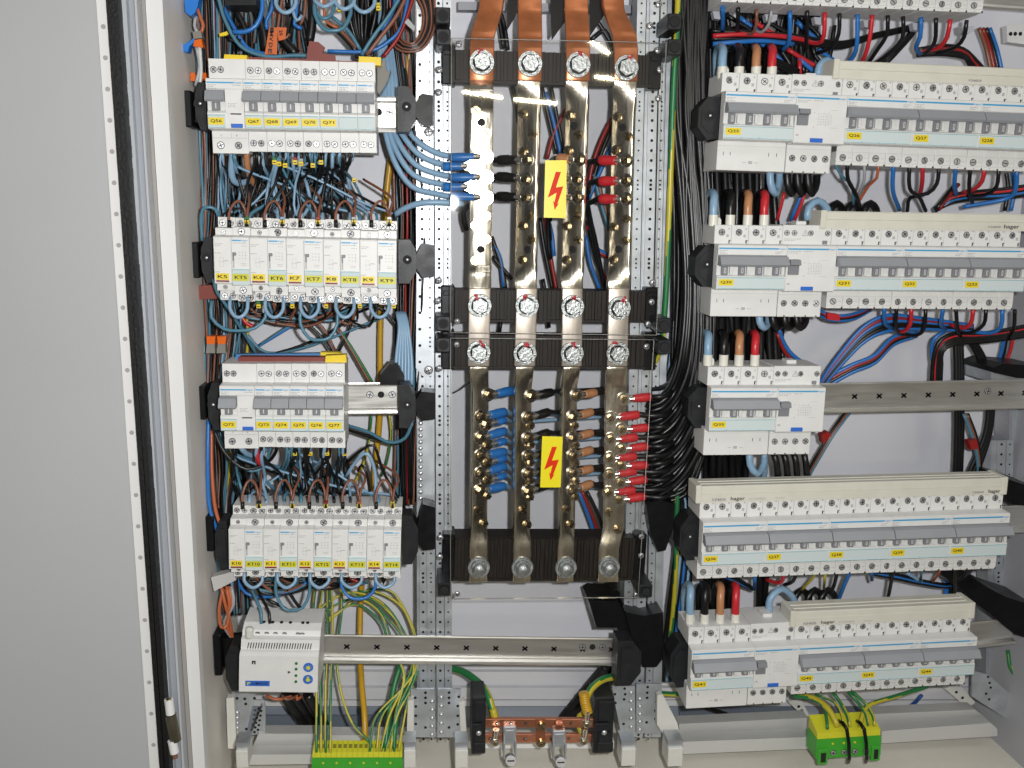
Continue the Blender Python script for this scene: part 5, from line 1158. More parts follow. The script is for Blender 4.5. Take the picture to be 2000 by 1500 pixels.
# green-yellow wires into the short block
for p, r_, pl_ in (([(1548,1358,10),(1590,1364,-6),(1618,1385,-24),(1637,1420,-40)],3.6,0),([(1560,1356,10),(1604,1372,-10),(1614,1400,-30),(1616,1424,-42)],1.8,1),([(1592,1356,0),(1630,1372,-14),(1644,1396,-30),(1648,1420,-40)],1.6,2),([(1626,1352,-8),(1640,1370,-16),(1656,1400,-34),(1660,1420,-42)],2.2,2),([(1656,1350,-10),(1676,1372,-20),(1692,1396,-34),(1697,1418,-42)],2.2,2),([(1664,1350,-10),(1690,1374,-20),(1706,1400,-34),(1708,1418,-42)],2.0,2),([(1812,1340,0),(1750,1360,-10),(1700,1376,-20),(1684,1398,-32),(1680,1420,-42)],2.6,2)):
    W('yellow' if pl_ != 1 else 'green', r_, p, 'entering the short green terminal block', stripe=None if pl_ == 1 else 'green', n=10)
W(B_, 3, [(1380,1382,70),(1430,1400,80),(1450,1420,84)], 'crossing the dark floor opening below Q41'); W('darkblue', 2.4, [(1745,1390,60),(1780,1378,60),(1800,1358,50)], 'behind the short green terminal block')
W('yellow', 2.4, [(1968,1270,30),(1976,1310,20),(2010,1350,10)], 'at the far right edge beside the foot plate', stripe='green')

# ---- left field: loops and bridges
def loops(y0, bot, pairs, col, r, where, Y=-36):
    for a, b in pairs: W(col, r, [(a,y0,Y),(a-1,lin(y0,bot,.55),Y-3),(lin(a,b,.22),bot-4,Y-6),((a+b)/2,bot,Y-7),(lin(a,b,.8),bot-5,Y-6),(b+.5,lin(y0,bot,.55),Y-3),(b,y0,Y)], where)
loops(580,620,[(450,483),(519,553),(588,622),(657,691),(725,759)],L_,1.9,'as a U-shaped bridge under K5 to KT9')
loops(588,646,[(414,518)],T_,1.7,'as a deep bridge hanging from K5'); loops(596,664,[(588,658)],T_,1.7,'as a deep bridge hanging between K7 and K8')
for p in ([(417,545,-40),(425,572,-36),(445,600,-30),(470,640,-10),(500,690,20)],[(395,470,-30),(393,420,-34),(402,405,-36),(420,408,-34),(428,426,-30)]): W(T_, 1.7, p, 'looping round the left end of K5')
loops(1116,1148,[(478,512),(543,577),(607,642),(668,706),(735,770)],L_,1.9,'as a U-shaped bridge under K10 to KT14')
loops(1116,1192,[(540,604)],T_,1.7,'as a deep bridge hanging between K11 and K12'); loops(1116,1170,[(668,733)],U_,1.8,'as a deep bridge hanging between K13 and K14')
FE = {}
def arcs(y0, top, pairs, where):
    for a, b in pairs:
        W(N_, 1.35, [(a,y0,-46),(a-1,y0-20,-44),(lin(a,b,.25),top+5,-40),(lin(a,b,.6),top,-36),(b-3,top+18,-34),(b,y0-4,-40)], where)
        for e, yy in ((a,y0),(b,y0-2)):
            t = wire('black', 1.9, [(e,yy-8,-45),(e,yy+6,-46)], 'x', 'black ferrules of the brown bridge wires', 'ferrule', 'ferrule'); FE[where] = FE.get(where, 0)+1; t['label'] = 'black ferrule of a wire %s, %s from the left'%(where, ORD[FE[where]-1])
kx = [(448+k*69.4, 482+k*69.6) for k in range(5)]; arcs(438, 393, kx, 'arching over K5 to KT9')
kx2 = [(474+k*65.2, 506+k*65.2) for k in range(5)]; arcs(988, 938, kx2, 'arching over K10 to KT14')
for k in range(5):
    W(N_, 1.35, [(482+k*69.6,434,-44),(484+k*69.6,410,-38),(488+k*69.6+rnd.uniform(-6,6),385,-20),(470+k*60+rnd.uniform(-10,10),350,10)], 'rising from the timer relays KT5 to KT9')
    W(N_, 1.35, [(506+k*65.2,984,-44),(509+k*65.2,958,-38),(514+k*65.2+rnd.uniform(-6,6),930,-20),(510+k*56,900,10)], 'rising from the timer relays KT10 to KT14')
def marker(u, v, label, c2=None, Y=-46, grp='yellow printed wire markers'):
    t = thing('wire_marker', label, 'wire marker', P(u,v,Y), group=grp)
    MB().box(-2.2,2.2,-1,2.4,-2.2,2.2,0,.5).build('yellow_ring', CAPY, t); MB().box(-1.4,1.4,-1.15,-.9,-.7,.2).build('print', INK, t)
    if c2: MB().box(-2.2,2.2,-1,2.4,2.4,5.2,0,.5).build('colour_ring', WM[c2], t)
mc = ('green','lightblue','darkred','grey','white')
for k in range(5):
    marker(482+k*69.6,434,'yellow wire marker on the terminal of timer relay KT%d'%(5+k), mc[k]); marker(506+k*65.2,988,'yellow wire marker on the terminal of timer relay KT%d'%(10+k), ('black','grey','darkred','orange','yellow')[k])
    marker(505+k*66,598,'yellow wire marker hanging under timer relay KT%d'%(5+k), mc[k], -24)
for k, u in enumerate((536,545,557,576,588,611,627)): marker(u, 317+(k%3)*3, 'yellow wire marker below breaker %s, %s from the left in its row'%(('Q68','Q68','Q68','Q69','Q69','Q70','Q71')[k], ORD[k]), ('green','teal',None,'darkred','grey',None,None)[k], -36)
for k, u in enumerate((566,576,597,606,629,639,664,673)): marker(u, 880+(k%2)*6, 'yellow wire marker below the row Q72 to Q77, %s from the left'%ORD[k], (None,'black',None,'darkred',None,'orange',None,'darkred')[k], -34)
marker(692,352,'lone yellow wire marker between the breakers and KT8','white' if 0 else None,-10); marker(663,18,'yellow wire marker at the top edge, left one',None,-20); marker(739,16,'yellow wire marker at the top edge, right one','yellow',-24)
# wires between two rows: from the upper terminals down to the lower ones
TM = MB(); TC = [B_, L_, T_, N_]
def TW(col, r, pts, where='', **k):
    TM.tube(spline([P(*p) for p in pts], 7), r, 7, TC.index(col) if col in TC else 0)
def between(xa, ya, xb, yb, cols, where, n, mid, spread=30, stuff=False):
    for i in range(n):
        a = xa[i%len(xa)]+rnd.uniform(-3,3); b = xb[(i*3+1)%len(xb)] if rnd.random() < .5 else min(xb, key=lambda q: abs(q-a+rnd.uniform(-spread,spread))); col = cols[i%len(cols)]
        Y = rnd.uniform(-24,34); m1 = mid+rnd.uniform(-14,10); b = min(xb, key=lambda q: abs(q-a+rnd.uniform(-24,24))) if stuff and rnd.random() < .75 else b; col = rnd.choice((B_,B_,B_,B_,B_,L_,T_)) if stuff else col
        (W if not stuff else TW)(col, rnd.choice((1.3,1.45,1.9)) if col != B_ else 1.4, [(a,ya,-34),(a+rnd.uniform(-3,3),lin(ya,m1,.45),-32),(lin(a,b,.35)+rnd.uniform(-12,12),m1,Y),(lin(a,b,.75)+rnd.uniform(-8,8),lin(m1,yb,.55),Y*.6-6),(b,yb-16,-20),(b,yb+2,-26)], where)
between([431,462,500,512,530,540,548,560,575,588,600,612,625,640,652,668,684], 292, [438,455,470,490,508,525,542,560,578,595,612,630,648,665,684,700,718,735,752,768], 434, [L_,B_,B_,L_,B_,T_,B_,L_,B_], 'crossing between Q67 and the contactors', 34, 352)
between([458,500,512,562,572,582,598,606,630,640,664,672], 862, [472,488,506,520,540,556,572,588,604,620,636,652,668,684,700,716,736,755,770], 984, [B_,L_,B_,T_,B_,L_,B_], 'crossing between Q77 and the contactors below', 28, 922)
between([431,462,500,512,530,540,548,560,575,588,600,612,625,640,652,668,684], 292, [438,455,470,490,508,525,542,560,578,595,612,630,648,665,684,700,718,735,752,768], 434, [L_,B_,B_,L_,B_,T_,B_,L_,B_], 'crossing between Q67 and the contactors', 50, 356, stuff=True)
between([458,500,512,562,572,582,598,606,630,640,664,672], 862, [472,488,506,520,540,556,572,588,604,620,636,652,668,684,700,716,736,755,770], 984, [B_,L_,B_,T_,B_,L_,B_], 'crossing between Q77 and the contactors below', 40, 926, stuff=True)
W(L_, 3.4, [(455,292,-30),(452,330,-24),(456,352,-18),(470,358,-10),(490,352,0)], 'thick, bending below Q56'); W('tan', 3.2, [(481,292,-30),(484,330,-20),(492,352,-4),(505,370,10)], 'thick, below Q56'); W('red', 3.4, [(498,868,-34),(503,890,-30),(508,908,-20)], 'short and thick, below Q73'); W(L_, 3, [(470,872,-30),(480,885,-22),(500,890,-10),(520,878,0)], 'thick, bending below Q72')
W(B_, 1.9, [(416,835,-20),(440,885,-26),(480,916,-28),(520,905,-20),(540,880,-6),(540,862,0)], 'sagging in front of the terminals below Q72'); W(T_, 1.7, [(420,842,-18),(446,892,-22),(490,920,-24),(516,908,-18),(530,870,0)], 'sagging in front of the terminals below Q72')
W(U_, 2.1, [(407,820,-8),(406,900,-16),(408,980,-18),(418,1020,-20),(428,1045,-16)], 'running down in front of the wall left of Q72'); W('orange', 2.0, [(413,840,-6),(414,920,-14),(420,990,-18),(430,1025,-20)], 'running down in front of the wall left of Q72')
W(B_, 1.6, [(676,905,-10),(706,880,-24),(730,870,-28),(748,920,-20),(770,960,-10),(795,1000,0)], 'bulging out over the empty space right of Q77'); W(L_, 2.0, [(676,930,-8),(700,895,-20),(718,886,-24),(732,920,-20),(734,975,-24)], 'bulging out over the empty space right of Q77'); W(B_, 1.5, [(700,920,-8),(706,908,-18),(716,925,-20),(722,960,-16)], 'bulging out over the empty space right of Q77')
# below K5 row, behind
for c_, p in ((T_,[(500,680),(560,640),(600,620),(660,600)]),(B_,[(470,640),(500,690),(560,684),(640,652),(700,610)]),(T_,[(480,650),(520,688),(590,680),(660,655),(760,615)]),(U_,[(505,676),(545,652),(590,625)]),(B_,[(560,600),(620,650),(650,690)]),(N_,[(590,610),(630,640),(655,685)]),(B_,[(540,590),(560,620),(600,630)]),(B_,[(690,600),(684,640),(660,690)]),('green',[(668,650),(700,700),(728,748)]),(N_,[(660,640),(690,690),(724,750)]),(B_,[(700,610),(740,600),(780,640)]),(T_,[(440,600),(480,650),(500,690)]),('yellow',[(480,600),(484,650),(482,700)]),('red',[(440,590),(448,640),(452,680)]),('red',[(462,600),(480,630),(500,640)]),('orange',[(446,600),(440,650),(436,700)])):
    W(c_, 1.6 if c_ != 'red' else 2.6, p, 'loose behind the space between KT rows and Q72', Y=44)
# below K10 row
for c_, p in ((U_,[(460,1126),(480,1158),(520,1166),(580,1150),(600,1136)]),(B_,[(480,1128),(520,1160),(590,1152),(620,1130)]),(T_,[(470,1128),(500,1150),(560,1156),(600,1140)]),(N_,[(500,1128),(540,1158),(600,1140)]),('darkred',[(680,1126),(700,1136),(724,1120)]),(B_,[(744,1118),(750,1140),(752,1120)]),(N_,[(458,1110),(480,1140),(500,1170)]),(B_,[(560,1150),(580,1180),(600,1200)]),(B_,[(520,1170),(560,1190),(590,1215)])): W(c_, 1.9, p, 'loose below the row K10 to KT14', Y=6)
W(T_, 1.6, [(486,1140,-6),(500,1170,-24),(510,1195,-34),(510,1218,-38)], 'entering the top of the twilight switch'); W(B_, 1.6, [(498,1140,-4),(515,1175,-24),(526,1198,-34),(527,1218,-38)], 'entering the top of the twilight switch')
for k in range(5): W('orange' if k < 4 else 'grey', 1.8, [(432+k*5,1145,-18),(440+k*4,1180,-22),(450-k*3,1220,-14),(456+k*2,1260,-6)] if k != 1 else [(436,1150,-18),(428,1190,-22),(432,1225,-24),(444,1220,-22),(448,1180,-18),(440,1150,-14)], 'falling from the pale grey clip to the twilight switch')
for k in range(3): W('orange' if k != 1 else 'brown', 1.7, [(520+k*30,1358,10),(540+k*20,1366,6),(570+k*10,1360,14)], 'showing below the twilight switch')
# top of the left field
for a, b, bot, c_ in ((540,577,25,L_),(616,652,13,L_),(656,691,18,L_),(692,731,24,L_)): loops(-12, bot, [(a,b)], c_, 2.0, 'as a loop hanging in from the top edge', -24)
loops(-12, 60, [(616,684)], T_, 2.0, 'as a loop hanging in from the top edge', -14); loops(-12, 36, [(616,652)], T_, 1.9, 'as a loop hanging in from the top edge', -8)
for c_, r_, Y, p in ((U_,2.3,-20,[(510,-20),(512,20),(500,50),(478,62),(455,62)]),(U_,1.9,0,[(536,-20),(530,20),(520,40),(522,58)]),(T_,1.9,-8,[(425,-10),(440,40),(470,90),(520,110),(580,108),(640,112)]),(U_,2.0,-2,[(435,10),(455,50),(485,95),(530,108)]),(B_,1.8,-6,[(420,-10),(435,30),(450,70),(470,80)]),(U_,1.9,-6,[(800,-20),(785,50),(760,80),(720,100),(640,100)]),('teal',1.9,-10,[(790,-20),(760,30),(730,70),(706,108)]),(N_,2.0,-14,[(800,-20),(775,30),(745,70),(716,108)]),('darkred',1.8,-12,[(812,-20),(785,60),(762,95),(748,112)]),(U_,2.0,0,[(774,-20),(768,20),(745,60)]),(N_,1.4,0,[(552,-10),(546,30),(542,70),(555,76),(566,66)]),('orange',1.5,6,[(632,-20),(634,30),(642,46),(660,54)]),(N_,1.8,16,[(655,50),(680,75),(705,105)]),(B_,3.0,24,[(560,10),(590,30),(600,60),(605,90)]),(B_,4.5,10,[(608,-20),(610,30),(608,60),(604,82)]),(B_,5,16,[(500,20),(515,60),(520,100)]),(B_,5,14,[(548,72),(565,92),(580,106)]),(L_,1.7,-6,[(569,-20),(572,20),(580,40),(590,30)]),(U_,1.8,-4,[(582,-20),(578,30),(575,48),(590,56)]),(N_,1.5,0,[(598,-10),(594,30),(586,48)]),('teal',2.0,14,[(645,30),(680,60),(705,100)]),(B_,2.6,20,[(640,45),(670,70),(700,105)]),('green',1.4,20,[(482,60),(484,110)]),(B_,3,20,[(460,20),(480,60),(480,110)]),(B_,1.6,-4,[(470,50),(455,80),(445,70)])):
    W(c_, r_, p, 'tangled above the top left breaker row', Y=Y)
for k in range(34): x = rnd.uniform(676,764); TW(B_, 2.0, [(x+rnd.uniform(-10,10),-30,20),(x,30,24+rnd.uniform(-10,14)),(lin(x,710,.5),80,20),(708+rnd.uniform(-12,20),112,10)])
for k in range(40): x = rnd.uniform(440,590); TW(rnd.choice((B_,B_,T_,B_,N_)), 1.8, [(x+rnd.uniform(-16,16),-30,34),(x,40,40),(x+rnd.uniform(-14,14),112,34)])
for k in range(44):
    x = rnd.uniform(382,458); TW(rnd.choice((B_,B_,T_,B_,N_,N_)), 1.6, [(x,-40,70),(x+rnd.uniform(-8,8),200,74),(x+8+rnd.uniform(-8,8),400,74),(x+12+rnd.uniform(-8,8),600,74),(x+16+rnd.uniform(-8,8),800,74),(x+22,1000,72),(x+30,1200,72)])
for k in range(20):
    x = rnd.uniform(764,812); TW(rnd.choice((B_,B_,T_,B_,N_)), 1.6, [(x-12,-40,66),(x,150,70),(x+8+rnd.uniform(-8,8),400,72),(x+8+rnd.uniform(-8,8),700,72),(x+4,980,72)])
for k in range(26):
    x = rnd.uniform(470,700); x2 = rnd.uniform(470,740); TW(rnd.choice((B_,B_,T_,B_,N_)), 1.5, [(x,586,8),(x+rnd.uniform(-20,20),608+rnd.uniform(-6,16),20),(lin(x,x2,.6),628+rnd.uniform(-12,10),26),(x2,590,16)])
for k in range(22):
    x = rnd.uniform(480,700); x2 = rnd.uniform(480,740); TW(rnd.choice((B_,B_,T_,B_,N_)), 1.5, [(x,1120,8),(x+rnd.uniform(-20,20),1132+rnd.uniform(-6,16),20),(lin(x,x2,.6),1140+rnd.uniform(-10,12),26),(x2,1120,16)])
for (a, b, v0, v1, n_) in ((1398,1440,330,440,14),(1380,1530,612,700,16),(1376,1460,890,980,22),(1390,1600,36,140,34),(1376,1440,1122,1200,8),(1480,1500,1122,1210,5)):
    for k in range(n_):
        x = rnd.uniform(a, b); TW(B_, 3.0, [(x+rnd.uniform(-12,12),v0-12,60),(x,(v0+v1)/2,64),(x+rnd.uniform(-14,14),v1+6,60)])
for k in range(30):
    v = 750+k*8; e = 1330+k*2.2+rnd.uniform(-6,6); TM.tube(spline([P(1240,v+8,40),P(1290,v,36),P(lin(1290,e,.6),v-34,30),P(e,v-120-k*3,36),P(e+4,520,40),P(e-4,300,44),P(e-8,-60,44)], 9), 3.0, 7, 0)
tgl = TM.build('wire_tangle', [WM[c_] for c_ in TC]); tag(tgl, 'dense dark tangle of thin wires behind the breaker rows and looms', 'wire tangle', None, 'stuff')
for p, c_ in (([(376,-10,-10),(390,30,-16),(397,50,-18),(392,66,-18)],'orange'),([(383,30,-8),(380,50,-8),(386,64,-10)],'grey'),([(384,92,-20),(390,130,-12),(382,168,-10)],'grey'),([(390,92,-20),(393,140,-12),(388,180,-10)],'white')): W(c_, 1.7, p, 'at the connectors by the left wall')
blob('clear_connector', 'clear connector with copper contact between the blue caps at the left wall', [(376,62),(392,60),(395,74),(378,76)], -24, 10, CLR, 'connector')

# ---- right field: feed cables with white collars
def feeds(us_, v0, arch, where, tops, Y=-34):
    for k, (u, c_) in enumerate(zip(us_, (L_,B_,'tan','red'))):
        t = thing('feed_cable', '%s feed cable with white collar entering %s'%(('light blue','black','brown','red')[k], where), 'cable', P(u,v0,Y), group='thick feed cables with white collars'); c = t.location/S
        MB().cyl((0,0,-4),(0,0,1),4.9,11.5,18).build('collar', FERR, t)
        base = [P(u,v0-4,Y)-c, P(u+1,lin(v0,arch,.6),Y)-c]; rest = [P(u+2,arch+6,Y+8)-c, P(u-4,arch,Y+26)-c, P(u-10,arch+14,Y+44)-c, P(u-10,arch+60,Y+56)-c]
        if arch < v0-60 or k == 0: pass
        a = spline(base+rest, 4)
        cut = {0:len(a),1:len(a),2:int(len(a)*.42),3:int(len(a)*.42)}[k]
        MB().tube(a[:cut+1], 4.4, 12).build('coloured_sleeve', WM[c_], t)
        if cut < len(a): MB().tube(a[cut:], 4.2, 12).build('cable_jacket', WM['black'], t)
feeds([1410,1443,1476,1507], 146, 92, 'the breaker marked Q25', 0); feeds([1393,1426,1460,1492], 434, 376, 'the breaker marked Q30', 0)
feeds([1382,1413,1443,1474], 706, 650, 'the breaker marked Q35', 0); feeds([1347,1376,1406,1436], 1210, 1142, 'the breaker marked Q41', 0)
def drops(lst, where, Y0=-34, Y1=6):
    for c_, p in lst:
        r_ = 2.3 if c_ in (U_,'red') else 2.1
        if c_ in ('grey',N_,T_,'yellow','orange'): r_ = 1.6
        n_ = len(p)-1; W(c_, r_, [(u, v, lin(Y0, Y1, (i/max(1,n_))**1.5)) for i, (u, v) in enumerate(p)], where)
drops([(U_,[(1412,14),(1412,36),(1411,60)]),(B_,[(1442,16),(1441,45),(1440,70)]),(N_,[(1478,18),(1477,48),(1468,66),(1445,62)]),('grey',[(1507,20),(1502,46),(1489,62),(1472,60)]),(U_,[(1543,22),(1543,60),(1540,84),(1528,98)]),(B_,[(1577,22),(1576,60),(1575,95)]),('red',[(1611,24),(1609,70),(1598,84),(1570,80)]),(B_,[(1640,26),(1638,66),(1625,92),(1596,104)]),(U_,[(1675,28),(1674,80),(1668,108),(1650,128)]),('red',[(1704,29),(1698,78),(1688,112),(1680,126)]),(B_,[(1734,30),(1732,68),(1715,95),(1694,126)]),(B_,[(1764,32),(1762,75),(1735,105),(1704,128)]),(U_,[(1799,34),(1797,72),(1789,92),(1797,106)]),(B_,[(1828,36),(1826,80),(1810,104)]),('red',[(1856,38),(1850,72),(1835,92),(1812,100)]),(B_,[(1888,40),(1883,72),(1866,92),(1830,104)])], 'dropping from the topmost right row')
drops([(T_,[(1630,318),(1645,345),(1664,362),(1667,400)]),(B_,[(1655,318),(1656,350),(1672,380),(1680,404)]),('grey',[(1688,320),(1688,350),(1680,372),(1672,390)]),('orange',[(1716,320),(1712,348),(1697,362),(1676,396)]),(U_,[(1745,322),(1744,372),(1757,410)]),(B_,[(1776,323),(1777,368),(1796,386),(1808,412)]),('red',[(1802,324),(1801,356),(1796,384)]),(B_,[(1834,325),(1830,358),(1812,378),(1778,386),(1772,412)]),(U_,[(1867,326),(1864,360),(1868,380)]),(B_,[(1895,327),(1893,372),(1900,400)]),('red',[(1923,328),(1918,354),(1902,370),(1880,376)]),(B_,[(1951,330),(1946,365),(1925,380),(1890,382)]),(U_,[(1986,332),(1984,366),(1966,388),(1880,404)])], 'dropping from the row Q26 to Q28')
drops([(U_,[(1727,600),(1728,630),(1742,642)]),(B_,[(1751,600),(1750,640),(1760,652)]),('red',[(1780,601),(1778,632),(1766,647),(1748,645)]),(B_,[(1808,602),(1805,640),(1790,655),(1754,650)]),(U_,[(1842,603),(1838,632),(1846,642)]),(B_,[(1867,603),(1870,640),(1876,656)]),('red',[(1901,604),(1896,632),(1881,641),(1856,634)]),(B_,[(1926,604),(1921,634),(1896,650),(1868,648)]),(U_,[(1958,604),(1955,638),(1936,650),(1900,648)]),(B_,[(1982,606),(1980,640),(1970,660)])], 'dropping from the row Q31 to Q33')
drops([(U_,[(1474,1118),(1474,1150)]),('red',[(1532,1118),(1524,1138),(1496,1132)]),(B_,[(1556,1118),(1548,1136),(1532,1142)]),('yellow',[(1594,1116),(1586,1130),(1566,1152)]),('yellow',[(1612,1115),(1609,1150)]),(B_,[(1636,1114),(1630,1140),(1622,1160)]),(U_,[(1662,1114),(1650,1140),(1636,1176)]),(U_,[(1701,1112),(1703,1132)]),(B_,[(1745,1112),(1738,1150),(1732,1178)]),(T_,[(1800,1108),(1798,1134)]),('orange',[(1838,1106),(1832,1122),(1822,1136)]),(B_,[(1866,1104),(1866,1150),(1868,1175)]),(B_,[(1893,1100),(1884,1125),(1860,1138)])], 'dropping from the row Q36 to Q40')
wh = 'bundled level above the breaker marked Q25'
W('red', 2.4, [(1392,70,0),(1450,67,-4),(1530,71,-2),(1580,80,6)], wh); W(U_, 2.4, [(1392,86,0),(1440,82,-4),(1490,80,-2),(1550,86,6)], wh)
for k in range(6): W(B_, 2.6, [(1388,60+k*8,14),(1460,64+k*6,10),(1560,72+k*5,14),(1640,84+k*4,22),(1700,70+k*2,30),(1790,50+k*2,40)] if k < 3 else [(1388,44+k*9,24),(1440,80+k*5,24),(1500,96+k*5,28),(1560,120+k*6,34)], wh)
wh = 'slanting behind the feed cables of Q25'
for c_, p in ((U_,[(1486,84),(1516,108),(1548,148)]),('red',[(1538,96),(1570,116),(1602,134)]),(U_,[(1560,114),(1590,140),(1610,156)]),('red',[(1562,110),(1562,150)]),(B_,[(1400,100),(1420,130),(1430,150)]),(B_,[(1455,90),(1480,120),(1500,150)]),(B_,[(1520,90),(1540,120),(1556,150)]),(B_,[(1586,90),(1600,120),(1640,150)]),(U_,[(1598,96),(1620,112),(1640,128)]),(B_,[(1420,30),(1470,60),(1530,90)]),(B_,[(1480,30),(1530,60),(1590,90)]),(U_,[(1444,34),(1466,50),(1480,60)]),('red',[(1470,40),(1500,60),(1520,70)]),(B_,[(1560,30),(1600,70),(1610,100)]),(U_,[(1556,42),(1580,64),(1594,76)]),(B_,[(1630,50),(1624,90),(1618,130)])): W(c_, 2.5, p, wh, Y=34)
for k in range(6): W(B_, 4.0, [(1402+k*17,52,48),(1406+k*17,100,44),(1404+k*17,150,40)], wh)
wh = 'crossing the gap right of the topmost drops'
for k in range(4): W(B_, 3.0, [(1800-k*6,40+k*6,40),(1775-k*4,75+k*4,30),(1745-k*2,105+k*3,24),(1715,128+k*3,30)], wh); 
for k, c_ in enumerate((B_,'darkred',B_,B_)): W(c_, 2.6, [(1790,98+k*3,20),(1840,90+k*5,16),(1880,96+k*5,20),(1905+k*-5,118,26),(1925-k*8,140,30)], wh)
for k, c_ in enumerate((N_,'darkred',B_,U_)): W(c_, 2.2, [(1912+k*7,55,30),(1926+k*7,95,34),(1936+k*7,140,34)], wh)
wh = 'running level between the rows of Q28 and Q33'
for k, c_ in enumerate((B_,U_,B_,'red',B_)): W(c_, 2.6, [(1826,412-k,30),(1856,396-k*3,22),(1900,388-k*3,18),(1960,386-k*4,16),(2030,376-k*4,14)], wh)
for k in range(4): W((B_,'darkred',B_,U_)[k], 2.4, [(1828+k*5,410,20),(1850+k*5,380,20),(1866+k*6,360,24)] if k < 2 else [(1940+k*12,330,30),(1945+k*12,370,30),(1938+k*12,412,30)], wh)
wh = 'sweeping from the right down behind Q35'
for k, c_ in enumerate((U_,'darkred',U_,B_,B_,U_)): W(c_, 2.4, [(1900,636+k*2,14),(1800,622+k*4,10),(1735,616+k*6,6),(1690,636+k*6,10),(1648,682+k*5,16),(1606,742+k*3,24),(1590,790,30)], wh)
for k, c_ in enumerate((U_,'darkred',B_,U_)): W(c_, 2.4, [(1790,650+k*2,20),(1745,658+k*5,16),(1708,694+k*5,14),(1665,712+k*5,18),(1606,742+k*6,28)], wh)
wh = 'coming in above the bare right rail'
for k, c_ in enumerate((B_,'red',B_,B_,B_)): W(c_, 2.6 if c_ == B_ else 1.8, [(2030,632+k*5,20),(1930,650+k*4,18),(1862,652+k*5,16),(1832-k*-2,672+k*4,18),(1822+k*4,712,22),(1820+k*4,760,26)], wh)
for k in range(3): W(B_, 3.4, [(1866+k*5,650,36),(1868+k*5,745,36),(1868+k*5,850,40),(1864+k*5,960,44)], wh); W(B_, 3.2, [(1886+k*5,655,38),(1912+k*5,700,40),(1928+k*5,750,40),(1926+k*4,840,40),(1890+k*8,930,44)], wh)
W(U_, 2.4, [(1828,745,30),(1820,690,26),(1824,662,22),(1845,648,20)], wh); W(U_, 2.4, [(1962,655,50),(1955,690,56),(1943,722,60)], wh); W('red', 2.0, [(1980,655,50),(1972,690,56),(1956,722,60)], wh); W(B_, 2.4, [(1966,655,52),(1960,690,58),(1948,722,62)], wh)
wh = 'slanting in the empty field under the bare right rail'
for k, c_ in enumerate((B_,N_,T_)): W(c_, 1.8, [(1650+k*5,806,30),(1622+k*4,846,24),(1594+k*4,892,26),(1572+k*4,930,34)], wh)
for k, c_ in enumerate((B_,N_,T_)): W(c_, 2.0, [(1890-k*4,808,30),(1906-k*4,850,30),(1914-k*3,890,34),(1916-k*2,940,40)], wh)
def domes(cx, y0, top, cols, where, Y=-20, hw=13):
    for k, (x, c_) in enumerate(zip(cx, cols)): W(c_, 4.0, [(x-hw,y0,Y),(x-hw+2,lin(y0,top,.6),Y),(x,top,Y+4),(x+hw-2,lin(y0,top,.6),Y+8),(x+hw,y0,Y+10)], where, n=12)
domes([1614,1634,1668,1700], 150, 118, (L_,), 'arching into the left end of the upper right comb cover', -16, 16)
domes([1597], 430, 392, (L_,), 'arching beside the comb cover of Q31', -16, 20); domes([1634,1667,1700], 425, 397, (B_,B_,B_), 'arching behind the comb cover of Q31', 14)
domes([1527], 1200, 1150, (L_,), 'arching beside the short comb cover', -16, 25); domes([1566,1592,1618], 1190, 1152, (B_,B_,B_), 'arching behind the short comb cover', 20, 16)
def ucab(cx, y0, bot, cols, where, Y=-24, hw=9):
    for x, c_ in zip(cx, cols): W(c_, 4.0, [(x-hw,y0,Y),(x-hw+1,lin(y0,bot,.6),Y-2),(x,bot,Y),(x+hw,lin(y0,bot,.6),Y+10),(x+hw,y0,Y+16)], where, n=12)
ucab([1513,1546,1566,1586], 326, 378, (L_,B_,B_,B_), 'looping under the residual current unit of Q25')
ucab([1492,1518,1541,1564], 612, 640, (L_,B_,B_,B_), 'looping under the residual current unit of Q30'); ucab([1478], 880, 925, (L_,), 'looping under the breaker marked Q35', -20, 14); W(L_, 3.6, [(1492,885,-10),(1494,915,-4),(1490,945,10)], 'beside the loop under the breaker marked Q35')
for k in range(4): W(B_, 3.8, [(1510+k*20,884,-16),(1517+k*19,905,-20),(1520+k*19,945,-10)], 'descending under the residual current unit of Q35')
for (v0, v1, us_, wh) in ((322,450,(1402,1418,1440,1452,1466,1478,1500,1512),'standing behind the feed cables of Q30'),(608,730,(1378,1392,1440,1452,1474,1486,1502,1514),'standing behind the feed cables of Q35'),(880,985,(1392,1404,1416,1430,1442,1456),'standing in the gap between Q35 and Q36'),(1120,1215,(1380,1398,1412,1426,1484,1494),'standing in the gap between Q36 and Q41')):
    for k, u in enumerate(us_): W(B_, 4.2, [(u+rnd.uniform(-4,4),v0-10,24),(u,(v0+v1)/2,30),(u+rnd.uniform(-6,6),v1,30)], wh)
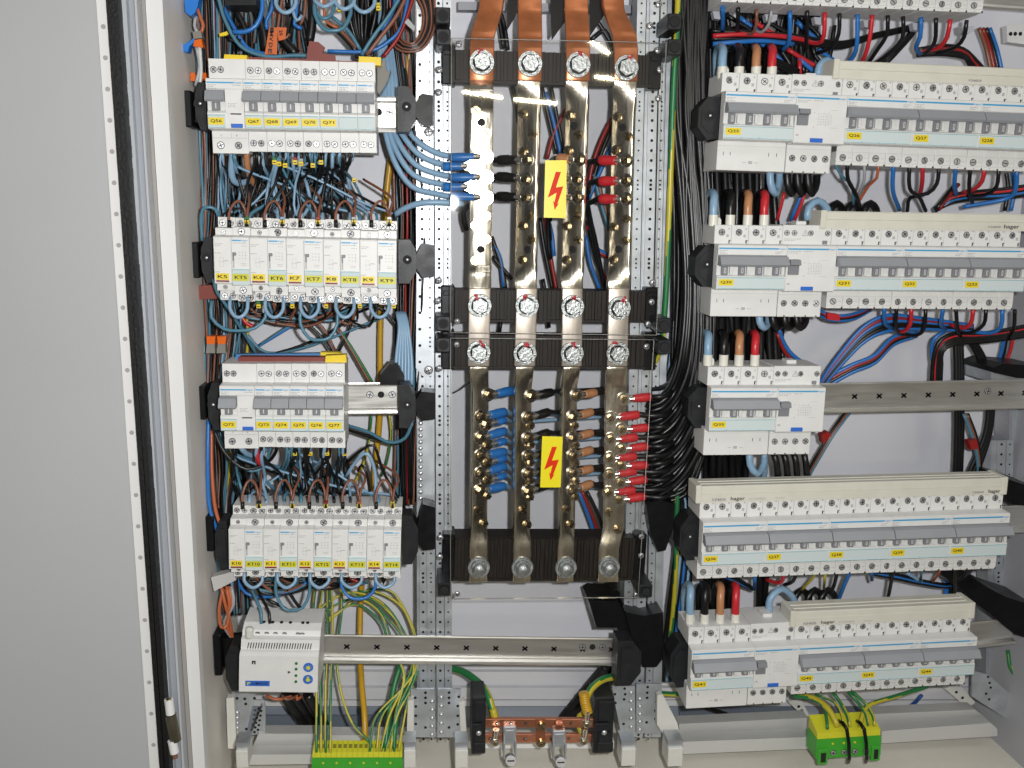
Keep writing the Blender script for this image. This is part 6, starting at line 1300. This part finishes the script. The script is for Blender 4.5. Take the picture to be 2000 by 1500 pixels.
W('red', 2.0, [(1532,376,10),(1526,400,14),(1518,430,20)], 'standing behind the feed cables of Q30'); W(U_, 2.0, [(1566,378,10),(1556,402,14),(1545,430,20)], 'standing behind the feed cables of Q30'); W('red', 2.0, [(1572,376,10),(1564,402,14),(1552,430,20)], 'standing behind the feed cables of Q30')
W(U_, 2.4, [(1520,640,20),(1534,675,24),(1556,700,26),(1600,725,30)], 'slanting from Q30 down behind the unit of Q35'); W('darkred', 2.4, [(1518,650,22),(1530,682,26),(1548,704,28)], 'slanting from Q30 down behind the unit of Q35')
for k, c_ in enumerate((B_,U_,B_,L_)): W(c_, 2.2, [(1700,1116+k*2,30),(1750,1122+k*4,26),(1800,1134+k*3,24),(1850,1142+k*2,26),(1880,1134,30),(1900,1108,34)] if k != 3 else [(1770,1118,20),(1790,1130,20),(1800,1135,20)], 'sagging under the breakers Q39 and Q40')
for k, c_ in enumerate((U_,B_,T_)): W(c_, 3.2 if k < 2 else 2.0, [(1846+k*10,1110,50),(1848+k*10,1150,52),(1848+k*10,1185,54)], 'standing behind the right end of the short comb cover')
for k in range(3): W((B_,U_,B_)[k], 2.8, [(1380+k*8,1118,10),(1420+k*8,1130,16),(1470,1150,24)], 'crossing behind the feed cables of Q41')
# clear foot tabs under the topmost row
for k in range(6):
    u = 1405+k*96+(0 if k < 1 else 6); v = 30+k*5.6
    blob('rail_clip', 'pale translucent rail clip under the topmost right row, %s from the left'%ORD[k], [(u-13,v-8),(u+12,v-7),(u+10,v+4),(u+2,v+8),(u-10,v+6)], -6, 8, mat('clip_translucent',(.42,.43,.47),.25), 'clip')

for k, c_ in enumerate(('blue','darkred',B_,'blue')): W(c_, 2.0, [(1598,604+k*2,6),(1614,613+k*3,-4),(1642,617+k*3,-4),(1672,612+k*3,4),(1700,600+k*2,16)], 'bound by the red tape below Q30')
def relabel():
    for lb, L in COUNT.items():
        if len(L) > 1:
            for k, (x, o) in enumerate(sorted(L, key=lambda q: q[0])): o['label'] = '%s, %s from the left'%(lb, ORD[min(k, 39)])
relabel()
